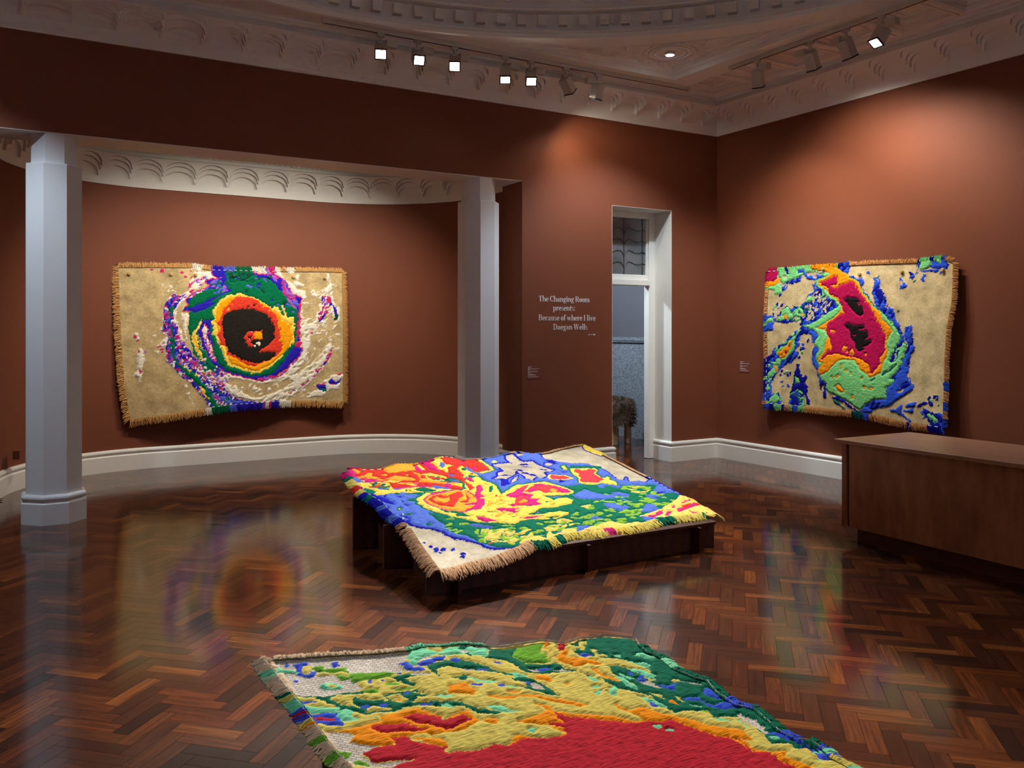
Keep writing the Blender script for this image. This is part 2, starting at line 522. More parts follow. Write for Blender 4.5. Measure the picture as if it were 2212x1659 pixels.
# bead rows above the scallops
bead = bpy.data.meshes.new('bead')
bb = MB().box(-.022, .022, -.012, .006, -.016, .016)
bead.from_pydata(bb.v, [], bb.f); bead.materials.append(M['white_paint']); bead.update()
nb = int(acc[-1]/.064)
for row, (dd, zz) in enumerate(((.175, 3.525),)):
    for k in range(nb):
        p, nn = apse_at((k+.5)*acc[-1]/nb)
        q = p+nn*dd
        if q.y < 9.2: continue
        inst('bead', bead, acor, (q.x, q.y, zz), math.atan2(nn.y, nn.x)+PI/2)

# ---- ceiling: flat plaster with a round opening, corner spandrels and square coffers
def rect(x0, x1, y0, y1): return [(x0, y0), (x1, y0), (x1, y1), (x0, y1)]
CD = cove(1)[0]
outer = rect(XL+CD-.02, XR-CD+.02, YF+CD-.02, YB-CD+.02)
SEG = 128
circ = [(RCX+RR*math.cos(2*PI*k/SEG), RCY+RR*math.sin(2*PI*k/SEG)) for k in range(SEG)]
SH, R2, ZR = 3.71, 4.05, ZC+.10
def spandrel(sx, sy, grow=0.0):
    h = SH+grow; r = R2-grow
    c = math.sqrt(r*r-h*h); a0 = math.atan2(c, h); a1 = math.atan2(h, c)
    pts = [(RCX+sx*h, RCY+sy*h)]
    for k in range(13):
        a = a1+(a0-a1)*k/12
        pts.append((RCX+sx*r*math.cos(a), RCY+sy*r*math.sin(a)))
    if sx*sy < 0: pts.reverse()
    return pts
COFX0, COFX1, COFS = 6.52, 7.02, .604
cof = [(COFX0, COFX1, 7.367-.49-k*COFS, 7.367-k*COFS) for k in range(13)]
holes = [circ]+[spandrel(sx, sy) for sx in (1, -1) for sy in (1, -1)]+[rect(*c) for c in cof]
polys = [[Vector((p[0], p[1], 0)) for p in outer]]+[[Vector((p[0], p[1], 0)) for p in h] for h in holes]
tri = tessellate_polygon(polys)
flat = [(p.x, p.y, ZC) for pl in polys for p in pl]
ceil = struct(mesh('ceiling', flat, [tuple(t) for t in tri], M['plaster']), 'moulded plaster ceiling with coffers and a round central opening')
# slab above so no light leaks
struct(MB().box(XL-T, XR+T, YF-T, YBB, 5.3, 5.4).build('ceiling_slab', M['plaster']), 'slab above the plaster ceiling')
for a in ((XL-T, XL, YF-T, YBB), (XR, XR+T, YF-T, YBB), (XL, XR, YF-T, YF), (XL, XR, YB, YBB)):
    struct(MB().box(*a, 4.6, 5.3).build('wall_attic', M['plaster']), 'upper wall hidden above the ceiling')
# mouldings where the ceiling meets the cove, and round the spandrel square
mp = [(CD-.005, ZC+.01), (CD-.005, ZC-.02), (CD+.02, ZC-.028), (CD+.045, ZC-.018), (CD+.05, ZC-.006), (CD+.075, ZC-.006), (CD+.08, ZC-.018), (CD+.105, ZC-.018), (CD+.115, ZC+.01)]
v, f = sweep(mp, room, True)
struct(mesh('trim_4', v, f, M['plaster']), 'plaster moulding where the ceiling meets the cornice')
for sx in (1, -1):
    for sy in (1, -1):
        pts = spandrel(sx, sy); n = len(pts); V = []; F = []
        # stepped side walls rising to the recessed panel
        cx_, cy_ = sum(p[0] for p in pts)/n, sum(p[1] for p in pts)/n
        steps = [(0, ZC-.012), (.0, ZC+.035), (.025, ZC+.04), (.035, ZC+.065), (.06, ZC+.07), (.065, ZR)]
        for ins, z in steps:
            q = spandrel(sx, sy, -ins)
            V += [(p[0], p[1], z) for p in q]
        for s in range(len(steps)-1):
            for k in range(n):
                j = (k+1) % n; F.append((s*n+k, s*n+j, (s+1)*n+j, (s+1)*n+k))
        top = (len(steps)-1)*n
        for t in tessellate_polygon([[Vector(V[top+k]) for k in range(n)]]): F.append(tuple(top+i for i in t))
        mesh('spandrel_panel', V, F, M['plaster'], ceil)
# coffers
cv = []; cf = []
for ins, z in ((0, ZC-.0), (0, ZC-.012), (-.022, ZC-.012), (-.022, ZC), ):
    pass
lay = [(-.030, ZC+.002), (-.030, ZC-.014), (-.012, ZC-.014), (0, ZC-.002), (0, ZC+.03), (.03, ZC+.035), (.04, ZC+.06), (.065, ZC+.065), (.07, ZC+.095), (.10, ZC+.095), (.105, ZC+.11)]
h0 = (COFX1-COFX0)/2
for ins, z in lay: cv += [(-h0+ins, -h0+ins, z), (h0-ins, -h0+ins, z), (h0-ins, h0-ins, z), (-h0+ins, h0-ins, z)]
for s in range(len(lay)-1):
    for k in range(4): cf.append((s*4+k, s*4+(k+1) % 4, (s+1)*4+(k+1) % 4, (s+1)*4+k))
e = (len(lay)-1)*4; cf.append((e, e+1, e+2, e+3))
cme = bpy.data.meshes.new('coffer'); cme.from_pydata(cv, [], cf); cme.materials.append(M['plaster']); cme.update()
for c in cof: inst('coffer', cme, ceil, ((c[0]+c[1])/2, (c[2]+c[3])/2, 0))

# ---- dome ring with dentils
prof = [(RR+.10, ZC-.0), (RR+.09, ZC-.016), (RR+.04, ZC-.018), (RR+.035, ZC-.03), (RR, ZC-.03), (RR-.005, ZC+.01), (RR+.02, ZC+.025), (RR+.03, ZC+.05), (RR+.06, ZC+.055), (RR+.06, ZC+.075),
        (RR+.10, ZC+.085), (RR+.10, ZC+.225), (RR+.03, ZC+.235), (RR+.03, ZC+.255), (RR+.06, ZC+.27), (RR+.06, ZC+.50), (RR+.02, ZC+.52), (RR+.02, ZC+.55)]
V = []; F = []; m_ = len(prof); SG = 160
for k in range(SG):
    a = 2*PI*k/SG
    for r, z in prof: V.append((RCX+r*math.cos(a), RCY+r*math.sin(a), z))
for k in range(SG):
    j = (k+1) % SG
    for i in range(m_-1): F.append((k*m_+i, j*m_+i, j*m_+i+1, k*m_+i+1))
V.append((RCX, RCY, ZC+1.0)); c_ = len(V)-1
for k in range(SG): F.append((k*m_+m_-1, ((k+1) % SG)*m_+m_-1, c_))
ring = struct(mesh('trim_5', V, F, M['plaster']), 'round plaster ring moulding of the ceiling opening')
dm = MB().box(-.04, .04, -.01, .065, ZC+.105, ZC+.20); dme = bpy.data.meshes.new('dentil')
dme.from_pydata(dm.v, [], dm.f); dme.materials.append(M['plaster']); dme.update()
ND = 124
for k in range(ND):
    a = 2*PI*(k+.3)/ND; r = RR+.10
    inst('dentil', dme, ring, (RCX+r*math.cos(a), RCY+r*math.sin(a), 0), a+PI/2)
# swags on the frieze above the dentils
sw = MB()
NS = 62
for k in range(NS):
    a0 = 2*PI*k/NS; a1 = 2*PI*(k+1)/NS; pts = []
    for i in range(7):
        u = i/6; a = a0+(a1-a0)*u; r = RR+.055
        pts.append((RCX+r*math.cos(a), RCY+r*math.sin(a), ZC+.44-.12*math.sin(PI*u)))
    sw.tube(pts, .012, 5, cap=False)
sg = sw.build('swag_frieze', M['plaster'], ring); sg['kind'] = 'stuff'

# ---- rosette in the spandrel
ros = struct(mesh('trim_6', [(0,0,0),(0.001,0,0),(0,0.001,0)], [(0,1,2)], M['plaster'], None, loc=(5.80, 6.70, ZR)), 'plaster rosette with acanthus leaves round the downlight')
def torus(R, r, z, n=40, s=6):
    b = MB(); pts = [(R*math.cos(2*PI*k/n), R*math.sin(2*PI*k/n), z) for k in range(n+1)]
    b.tube(pts, r, s, cap=False); return b
for R_, r_ in ((.20, .016), (.155, .012), (.26, .010)):
    torus(R_, r_, -.006).build('rosette_ring', M['plaster'], ros, True)
def leaf(l, w):
    b = MB(); n = 6
    for k in range(n):
        u = k/(n-1); x = l*u; ww = w*math.sin(PI*min(1, .12+u*.88))*(1-.3*u); z = -.03*math.sin(PI*u)-.004
        b.v += [(x, -ww, -.001), (x+.3*w*u, 0, z), (x, ww, -.001)]
    for k in range(n-1):
        a = 3*k; b.f += [(a, a+1, a+4, a+3), (a+1, a+2, a+5, a+4)]
    me = bpy.data.meshes.new('acanthus_leaf'); me.from_pydata(b.v, [], b.f); me.materials.append(M['plaster']); me.update(); return me
lf = leaf(.13, .032)
for k in range(18): inst('acanthus_leaf', lf, ros, (.27*math.cos(2*PI*k/18), .27*math.sin(2*PI*k/18), 0), 2*PI*k/18+.5)
for arm in range(2):
    for k in range(9):
        d = .42+.1*k
        for s in (-1, 1):
            off = s*.04*(1-k/14)-.02
            p = (-d, .18-off*1.5-k*.006, 0) if arm == 0 else (.18+off*1.5-k*.006, -d, 0)
            base = PI if arm == 0 else -PI/2
            if p[0] < -.95 and arm == 0: continue
            inst('acanthus_leaf', lf, ros, p, base+s*.8)

# ---- doorway: lining, frame, transom bar and leaded pane
door = thing('door_1', 'white panelled doorway with a leaded glass transom', 'doorway', (XD0, YB, 0))
door['kind'] = 'structure'; del door['category']
def dpart(mb, name, mat, par=None):
    o = mb.build(name, mat, None); o.data.transform(Matrix.Translation((-XD0, -YB, 0))); o.parent = par or door; return o
L0 = 0.004
dpart(MB().box(XD1-L0, XD1+.001, YB+.001, YBB-.09, .0, ZD), 'jamb_lining', M['white_paint'])
dpart(MB().box(XD0-.001, XD0+L0, YB+.001, YBB-.09, .0, ZD), 'jamb_lining', M['white_paint'])
dpart(MB().box(XD0, XD1, YB+.001, YBB-.09, ZD-L0, ZD+.001), 'head_lining', M['white_paint'])
FY0, FY1 = 8.15, 8.25
dpart(MB().box(XD1-.095, XD1, FY0, FY1, 0, ZD, .006), 'frame_post', M['white_paint'])
dpart(MB().box(XD0, XD0+.095, FY0, FY1, 0, ZD, .006), 'frame_post', M['white_paint'])
dpart(MB().box(XD0+.095, XD1-.095, FY0, FY1, ZD-.075, ZD, .005), 'frame_head', M['white_paint'])
dpart(MB().box(XD0+.095, XD1-.095, FY0-.02, FY1, 2.085, 2.155, .006), 'transom_bar', M['white_paint'])
dpart(MB().box(XD0+.095, XD1-.095, FY0+.02, FY1-.02, 2.155, 2.215, .005), 'transom_rail', M['white_paint'])
dpart(MB().box(XD1-.120, XD1-.095, FY0+.02, FY1-.02, 2.215, ZD-.075, .005), 'transom_stile', M['white_paint'])
dpart(MB().box(XD0+.095, XD0+.150, FY0+.02, FY1-.02, 2.215, ZD-.075, .005), 'transom_stile', M['white_paint'])
gx0, gx1, gz0, gz1 = XD0+.15, XD1-.12, 2.215, ZD-.075
pane = dpart(MB().box(gx0, gx1, FY0+.05, FY0+.058, gz0, gz1), 'leaded_pane', M['lead_glass'])
LEADX = (6.383, 6.662)
for x in LEADX:
    dpart(MB().box(x-.0045, x+.0045, FY0+.044, FY0+.064, gz0, gz1), 'lead_strip', M['lead'], pane)
for row in range(4):
    zd = 2.295+.135*row; pts = []
    for s_, span in ((-1, 6.383-gx0), (1, LEADX[1]-LEADX[0])):
        seq = []
        for k in range(17):
            u = k/16*span
            if u < .07: z = .075*math.sin(PI/2*u/.07)
            elif u < .085: z = .060
            elif u < .10: z = .072
            else: z = .072-.03*math.sin(PI*min(1, (u-.10)/(span-.10+1e-6))*.9)
            seq.append((6.383+s_*u, FY0+.044, zd+z))
        pts = seq[::-1]+pts if s_ < 0 else pts+seq
    pts.append((gx1, FY0+.044, pts[-1][2]-.02))
    dpart(MB().tube(pts, .0042, 4), 'lead_strip', M['lead'], pane)

# ---- corridor beyond the doorway
cw = MB(); cw.box(7.85, 8.05, YBB, 12.2, 1.44, 3.5)
struct(cw.build('wall_corridor_right', M['corridor_grey']), 'dark grey corridor wall seen through the doorway')
struct(MB().box(7.835, 8.05, YBB, 12.2, 0, 1.44).build('trim_7', M['terrazzo']), 'speckled grey terrazzo dado in the corridor')
struct(MB().box(7.81, 7.85, YBB, 12.2, 1.375, 1.40).box(7.80, 7.85, YBB, 12.2, 1.40, 1.45).build('trim_8', M['terrazzo']), 'terrazzo dado rail in the corridor')
struct(MB().box(5.3, 8.05, 12.2, 12.4, 0, 3.5).build('wall_corridor_end', M['corridor_grey']), 'dark grey end wall of the corridor')
struct(MB().box(5.2, 5.4, YBB, 12.4, 0, 3.5).build('wall_corridor_left', M['corridor_grey']), 'dark grey left wall of the corridor')
struct(MB().box(5.2, 8.05, YBB, 12.4, 3.4, 3.5).build('ceiling_corridor', M['white_paint']), 'corridor ceiling')
# ================================================================ COLUMNS
def octo(af, z, rot=0.0):
    R = af/2/math.cos(PI/8)
    return [(R*math.cos(PI/8+k*PI/4), R*math.sin(PI/8+k*PI/4), z) for k in range(8)]
def oct_solid(levels):
    V = []; F = []
    for af, z in levels: V += octo(af, z)
    n = len(levels)
    for i in range(n-1):
        for k in range(8): F.append((i*8+k, i*8+(k+1) % 8, (i+1)*8+(k+1) % 8, (i+1)*8+k))
    F.append(tuple(range(7, -1, -1))); F.append(tuple((n-1)*8+k for k in range(8)))
    return V, F
def column(x, y, label):
    t = thing('octagonal_column', label, 'column', (x, y, 0), 0, 'octagonal columns of the alcove opening')
    v, f = oct_solid([(.470, 0), (.470, .165), (.458, .172), (.442, .178), (.442, .186), (.458, .192), (.470, .206), (.466, .220), (.446, .232), (.415, .236)])
    mesh('column_base', v, f, M['column_paint'], t)
    v, f = oct_solid([(.402, .236), (.402, 2.885), (.398, 2.89)])
    mesh('shaft', v, f, M['column_paint'], t)
    v, f = oct_solid([(.330, 2.885), (.330, ZSOF-.006)])
    mesh('neck', v, f, M['column_paint'], t)
    return t
column(.372, 8.025, 'pale grey octagonal column nearest the left edge, its moulded base in full view')
column(4.325, 8.025, 'pale grey octagonal column beside the pier, its foot hidden by the patterned rug')

# ================================================================ LIGHTS
SPOT = {}
def shared(key, fn):
    if key not in SPOT:
        b, mat = fn(); me = bpy.data.meshes.new(key); me.from_pydata(b.v, [], b.f); me.materials.append(mat); me.update(); SPOT[key] = me
    return SPOT[key]
def head_geo():
    b = MB().box(-.052, .052, -.047, .047, -.115, .045, .004); return b, M['spot_body']
def bezel_geo():
    b = MB()
    b.box(-.054, .054, .038, .049, -.122, -.110); b.box(-.054, .054, -.049, -.038, -.122, -.110)
    b.box(-.054, -.043, -.038, .038, -.122, -.110); b.box(.043, .054, -.038, .038, -.122, -.110); return b, M['bezel_black']
def spotlight(x, y, zt, along, aim, power, label, size=50, blend=.5, lens='lens_warm', colr=(1, .86, .68), group='track spotlights', rad=.04, side=1):
    """track spotlight hung from a track at (x, y), top at zt; 'along' is the track's angle"""
    t = thing('track_spotlight', label, 'spotlight', (x, y, zt), along, group)
    inst('adapter', shared('adapter', lambda: (MB().box(-.035, .035, -.014, .014, -.028, 0, .002), M['spot_body'])), t)
    inst('driver_box', shared('driver_box', lambda: (MB().box(.045, .15, -.034, .034, -.115, -.055, .003).box(.035, .05, -.012, .012, -.10, -.06), M['spot_body'])), t) if side > 0 else \
    inst('driver_box', shared('driver_box2', lambda: (MB().box(-.15, -.045, -.034, .034, -.115, -.055, .003).box(-.05, -.035, -.012, .012, -.10, -.06), M['spot_body'])), t)
    inst('stem', shared('stem', lambda: (MB().box(-.011, .011, -.011, .011, -.12, -.02).box(-.04, .04, -.016, .016, -.095, -.075), M['spot_body'])), t)
    h = inst('lamp_head', shared('lamp_head', head_geo), t, (0, 0, -.145))
    wp = Vector((x, y, zt-.145)); d = (Vector(aim)-wp).normalized()
    q = d.to_track_quat('-Z', 'Y')
    h.rotation_mode = 'QUATERNION'
    h.rotation_quaternion = Matrix.Rotation(-along, 3, 'Z').to_quaternion() @ q
    inst('bezel', shared('bezel', bezel_geo), h)
    inst('lens', shared('lens_'+lens, lambda: (MB().box(-.043, .043, -.038, .038, -.117, -.112), M[lens])), h)
    if power > 0:
        l = bpy.data.lights.new('spot', 'SPOT'); l.energy = power; l.color = colr
        l.spot_size = math.radians(size); l.spot_blend = blend; l.shadow_soft_size = rad
        o = bpy.data.objects.new('lamp_beam', l); link(o, h); o.location = (0, 0, -.17)
    return t
WARM = (1.0, .84, .64); NEUT = (1.0, .92, .80)
ZT = ZC-.04
def track(name, p0, p1, label):
    a = math.atan2(p1[1]-p0[1], p1[0]-p0[0]); L = math.hypot(p1[0]-p0[0], p1[1]-p0[1])
    t = thing(name, label, 'lighting track', (p0[0], p0[1], ZC), a)
    MB().box(0, L, -.022, .022, -.040, 0, .002).build('track_rail', M['track_white'], t)
    MB().box(.01, L-.01, -.008, .008, -.0415, -.0395).build('track_slot', M['bezel_black'], t)
    MB().box(-.012, .05, -.023, .023, -.041, 0, .002).build('feed_end', M['track_white'], t)
    return a
YT, XT = 7.28, 6.42
track('lighting_track', (2.40, YT), (6.58, YT), 'long white lighting track on the ceiling above the alcove beam')
track('lighting_track', (XT, 6.48), (XT, 1.2), 'white lighting track beside the square ceiling coffers')
MIDR = (3.2, 5.3, .3); FRR = (1.6, 2.3, .25)
LS = [(2.93, (1.0, 2.6, .25), 270, 'leftmost of the glaring spotlights on the track above the alcove beam', 46),
      (3.29, (1.8, 2.0, .2), 240, 'second glaring spotlight from the left on the track above the alcove beam', 46),
      (3.67, (1.2, 2.3, .3), 200, 'third glaring spotlight from the left on the track above the alcove beam', 46),
      (4.22, (3.0, 5.2, .3), 260, 'square-faced lit spotlight tilted left on the track above the alcove beam', 56),
      (4.51, (2.6, 3.6, .2), 160, 'glaring spotlight right of the square-faced one on the alcove track', 50)]
for x, aim, pw, lab, sz in LS:
    spotlight(x, YT, ZT, 0, aim, pw, lab, sz, .6, colr=NEUT)
spotlight(4.93, YT, ZT, 0, (6.6, 7.9, 2.3), 20, 'unlit-looking spotlight seen from the side, near the right end of the alcove track', 110, .8, colr=WARM, lens='lens_soft')
spotlight(5.33, YT, ZT, 0, (5.2, 7.9, 2.1), 10, 'spotlight pointing down at the lettered pier from the alcove track', 112, .9, colr=WARM, lens='lens_soft', side=-1)
A2 = -PI/2
spotlight(XT, 6.12, ZT, A2, (7.5, 6.7, 1.5), 52, 'pale spotlight nearest the corner on the coffer-side track', 96, .8, colr=NEUT, lens='lens_soft')
spotlight(XT, 5.47, ZT, A2, (7.55, 5.6, 2.0), 62, 'spotlight with a white square face turned to the right wall, coffer-side track', 132, .8, colr=NEUT, lens='lens_soft', side=-1)
spotlight(XT, 5.08, ZT, A2, (7.55, 4.95, 1.8), 50, 'grey spotlight seen from behind between its lit neighbours, coffer-side track', 116, .8, colr=NEUT, lens='lens_soft', side=-1)
spotlight(XT, 4.72, ZT, A2, (3.6, 5.0, .3), 230, 'black-rimmed lit spotlight at the top right, facing into the room', 50, .6, colr=NEUT, lens='lens_warm')
# alcove spotlights hang behind the beam
ta = thing('lighting_track', 'lighting track inside the alcove behind the beam', 'lighting track', (.6, 8.62, 3.78), 0)
MB().box(0, 3.7, -.022, .022, -.04, 0, .002).build('track_rail', M['track_white'], ta)
for x, aim, pw, lab in ((3.95, (2.7, 10.4, .7), 88, 'alcove spotlight behind the beam, right-hand one'), (2.65, (2.4, 10.4, .7), 68, 'alcove spotlight behind the beam, middle one'), (1.3, (2.1, 10.4, .7), 60, 'alcove spotlight behind the beam, left-hand one')):
    spotlight(x, 8.62, 3.74, 0, aim, pw, lab, 124, 1.0, colr=NEUT)
# cool downlights, one in each corner spandrel of the ceiling
for DW_, (x, y, lab) in zip(DOWN, ((5.80, 6.70, 'small bright downlight hanging in the plaster rosette'), (-.76, 6.70, 'downlight in the ceiling corner above the left column'), (5.80, .12, 'downlight in the ceiling corner right of the camera'), (-.76, .12, 'downlight in the ceiling corner left of the camera'))):
    dl = thing('downlight', lab, 'downlight', (x, y, ZR), 0, 'ceiling corner downlights')
    MB().tube([(0, 0, 0), (0, 0, -.03)], .05, 20).build('downlight_body', M['track_white'], dl)
    MB().tube([(0, 0, -.031), (0, 0, -.034)], .036, 20).build('downlight_lens', M['lens_cool'], dl)
    l = bpy.data.lights.new('spot', 'SPOT'); l.energy = DW_; l.color = (.74, .87, 1.0); l.spot_size = math.radians(112); l.spot_blend = .5; l.shadow_soft_size = .05
    o = bpy.data.objects.new('lamp_beam', l); link(o, dl); o.location = (0, 0, -.06)
# corridor ceiling lamp
cl = thing('corridor_lamp', 'cool ceiling lamp in the corridor beyond the doorway', 'lamp', (5.9, 9.7, 3.4), 0)
MB().tube([(0, 0, 0), (0, 0, -.05)], .12, 24).build('lamp_body', M['track_white'], cl)
MB().tube([(0, 0, -.051), (0, 0, -.055)], .10, 24).build('lamp_lens', M['lens_cool'], cl)
l = bpy.data.lights.new('corridor', 'POINT'); l.energy = 150; l.color = (.72, .86, 1.0); l.shadow_soft_size = .08
o = bpy.data.objects.new('lamp_glow', l); link(o, cl); o.location = (0, 0, -.15)

# ================================================================ RECEPTION DESK
dk = thing('reception_desk', 'dark walnut reception desk with a panel front on a recessed plinth', 'desk', (5.36, 4.28, 0), math.radians(-1.5))
# local: x to the right (depth), y away; desk runs towards -y
DL, DW = 2.9, .80
MB().box(-.035, DW+.03, -DL-.03, .045, .715, .745, .003).build('desk_top', M['desk_top_wood'], dk)
MB().box(0, .022, -.04, 0, .10, .715, .002).box(.022, DW, -.022, 0, .10, .715).build('side_panel', M['desk_wood'], dk)
MB().box(.014, .034, -DL, -.052, .10, .713, .002).build('front_panel', M['desk_wood'], dk)
MB().box(.034, DW, -DL, -DL+.022, .10, .715).build('side_panel', M['desk_wood'], dk)
MB().box(.05, DW-.06, -DL+.04, -.10, 0, .10).build('plinth', M['plinth_wood'], dk)
MB().box(.45, DW-.02, -1.2, -.06, .10, .70).build('drawer_unit', M['desk_wood'], dk)

# ================================================================ LOW SLOPING PLINTHS UNDER THE TWO TABLE RUGS
def egg_crate(label, x0, x1, y0, y1, xs, ys, zfun, top):
    t = thing('display_plinth', label, 'plinth', ((x0+x1)/2, (y0+y1)/2, 0), 0, 'low sloping display plinths')
    ox, oy = (x0+x1)/2, (y0+y1)/2
    TH = .011
    for y in ys:                         # boards along x
        h = zfun(y)-.034
        MB().box(x0-ox, x1-ox, y-oy-TH, y-oy+TH, 0, h).build('cross_board', M['plinth_wood'], t)
    for x in xs:                         # tapered boards along y, notched round the cross boards
        b = MB(); cuts = sorted(ys); prev = y0
        segs = []
        for y in cuts+[y1]:
            a = prev; c = y-TH if y != y1 else y1
            if c > a+.01: segs.append((a, c))
            prev = y+TH
        for a, c in segs:
            za, zc = zfun(a)-.034, zfun(c)-.034
            X0, X1 = x-ox-TH, x-ox+TH
            k = len(b.v)
            b.v += [(X0, a-oy, 0), (X1, a-oy, 0), (X1, c-oy, 0), (X0, c-oy, 0), (X0, a-oy, za), (X1, a-oy, za), (X1, c-oy, zc), (X0, c-oy, zc)]
            b.f += [(k, k+3, k+2, k+1), (k+4, k+5, k+6, k+7), (k, k+1, k+5, k+4), (k+1, k+2, k+6, k+5), (k+2, k+3, k+7, k+6), (k+3, k, k+4, k+7)]
        b.build('long_board', M['plinth_wood'], t)
    b = MB(); X0, X1 = top[0]-ox, top[1]-ox; a, c = top[2], top[3]
    za, zc = zfun(a)-.034, zfun(c)-.034
    b.v += [(X0, a-oy, za), (X1, a-oy, za), (X1, c-oy, zc), (X0, c-oy, zc), (X0, a-oy, za+.018), (X1, a-oy, za+.018), (X1, c-oy, zc+.018), (X0, c-oy, zc+.018)]
    b.f += [(0, 3, 2, 1), (4, 5, 6, 7), (0, 1, 5, 4), (1, 2, 6, 5), (2, 3, 7, 6), (3, 0, 4, 7)]
    b.build('top_board', M['plinth_wood'], t)
    return t
SLOPE = .153
def zmid(y): return .215+SLOPE*(y-4.6)
def zfro(y): return .36+SLOPE*(y-3.1)
egg_crate('dark brown slotted plinth under the far table rug, between the columns and the camera', 2.14, 4.40, 4.53, 6.20, (2.32, 3.25, 4.20), (4.62, 5.27, 5.84), zmid, (2.28, 4.37, 4.555, 6.2))
egg_crate('dark brown slotted plinth under the nearest table rug at the bottom edge', .85, 2.14, 1.25, 2.70, (1.05, 1.55, 2.0), (1.45, 2.0, 2.58), zfro, (.94, 2.08, 1.2, 2.66))

# ================================================================ STOOL WITH SHEEPSKIN (seen through the doorway)
st = thing('stool', 'pale wooden stool with square legs standing in the corridor', 'stool', (7.24, 9.50, 0), math.radians(8))
for sx in (-1, 1):
    for sy in (-1, 1):
        MB().box(sx*.13-.045, sx*.13+.045, sy*.12-.03, sy*.12+.03, 0, .44, .004).build('leg', M['stool_wood'], st)
MB().box(-.21, .21, -.19, .19, .44, .475, .008).build('seat', M['stool_wood'], st)
sk = thing('sheepskin', 'shaggy dark brown sheepskin draped over the corridor stool', 'sheepskin', (7.24, 9.50, .475), math.radians(8))
V = []; F = []; nu, nw = 28, 14; rs = random.Random(5)
for j in range(nw+1):
    for i in range(nu):
        a = 2*PI*i/nu; u = j/nw
        rr = (.27+.035*math.sin(3*a+1)+.02*math.sin(7*a))*min(1.0, u*1.5+.0)
        drop = max(0, u-.62)/.38
        x = rr*math.cos(a)*(1+.06*drop); y = rr*.92*math.sin(a)*(1+.06*drop)
        z = .20*math.sqrt(max(0, 1-(min(1, u*1.02)*.9)**2))-.06-(.20+.05*math.sin(5*a))*drop
        V.append((x, y, z+rs.uniform(-.006, .006)))
for j in range(nw):
    for i in range(nu):
        F.append((j*nu+i, j*nu+(i+1) % nu, (j+1)*nu+(i+1) % nu, (j+1)*nu+i))
mesh('hide', V, F, M['fur'], sk, True)
hb = MB()
for k in range(11000):
    j = rs.randrange(1, nw*nu); p = Vector(V[j+nu-1 if j+nu-1 < len(V) else j])
    p += Vector((rs.uniform(-.025, .025), rs.uniform(-.025, .025), rs.uniform(-.015, .015)))
    out = Vector((p.x, p.y, p.z*.6+.05)).normalized()
    d = (out*.6+Vector((rs.uniform(-1, 1), rs.uniform(-1, 1), rs.uniform(-1.2, .5)))*.6).normalized()*rs.uniform(.025, .055)
    s = Vector((rs.uniform(-1, 1), rs.uniform(-1, 1), rs.uniform(-1, 1))).cross(d).normalized()*.0016
    b = len(hb.v); hb.v += [tuple(p-s), tuple(p+s), tuple(p+d*.6+s*.7), tuple(p+d+Vector((0, 0, -.008)))]
    hb.f += [(b, b+1, b+2), (b, b+2, b+3)]
fo = hb.build('fur', M['fur'], sk); fo['kind'] = 'stuff'

# ================================================================ LETTERING ON THE PIER
def S(x, y0, y1, w=.125): return [[(x, y0), (x+w, y0), (x+w, y1), (x, y1)]]
def Vh(x, y0, y1): return S(x, y0, y1, .035)
def Hh(x0, x1, y, h=.038): return [[(x0, y), (x1, y), (x1, y+h), (x0, y+h)]]
def Fs(xc, y, w=.27): return Hh(xc-w/2, xc+w/2, y, .032)
def O_(cx, cy, rx, ry, a0=0, a1=360, t=.125, th=.035):
    out = []; n = max(6, int(abs(a1-a0)/15))
    for k in range(n):
        q = []
        for (a, w) in ((a0+(a1-a0)*k/n, 0), (a0+(a1-a0)*(k+1)/n, 0), (a0+(a1-a0)*(k+1)/n, 1), (a0+(a1-a0)*k/n, 1)):
            r = math.radians(a)
            q.append((cx+(rx-(t if w else 0))*math.cos(r), cy+(ry-(th if w else 0))*math.sin(r)))
        out.append(q)
    return out
def Dg(x0, y0, x1, y1, w): return [[(x0, y0), (x0+w, y0), (x1+w, y1), (x1, y1)]]
def Dot(cx, cy, r=.075): return [[(cx+r*math.cos(2*PI*k/10), cy+r*math.sin(2*PI*k/10)) for k in range(10)]]
XH, CH, AS = .46, .70, .73
def arch_(x): return O_(x+.19, XH-.19, .22, .19, 0, 125, .125, .045)+S(x+.285, 0, XH-.19)
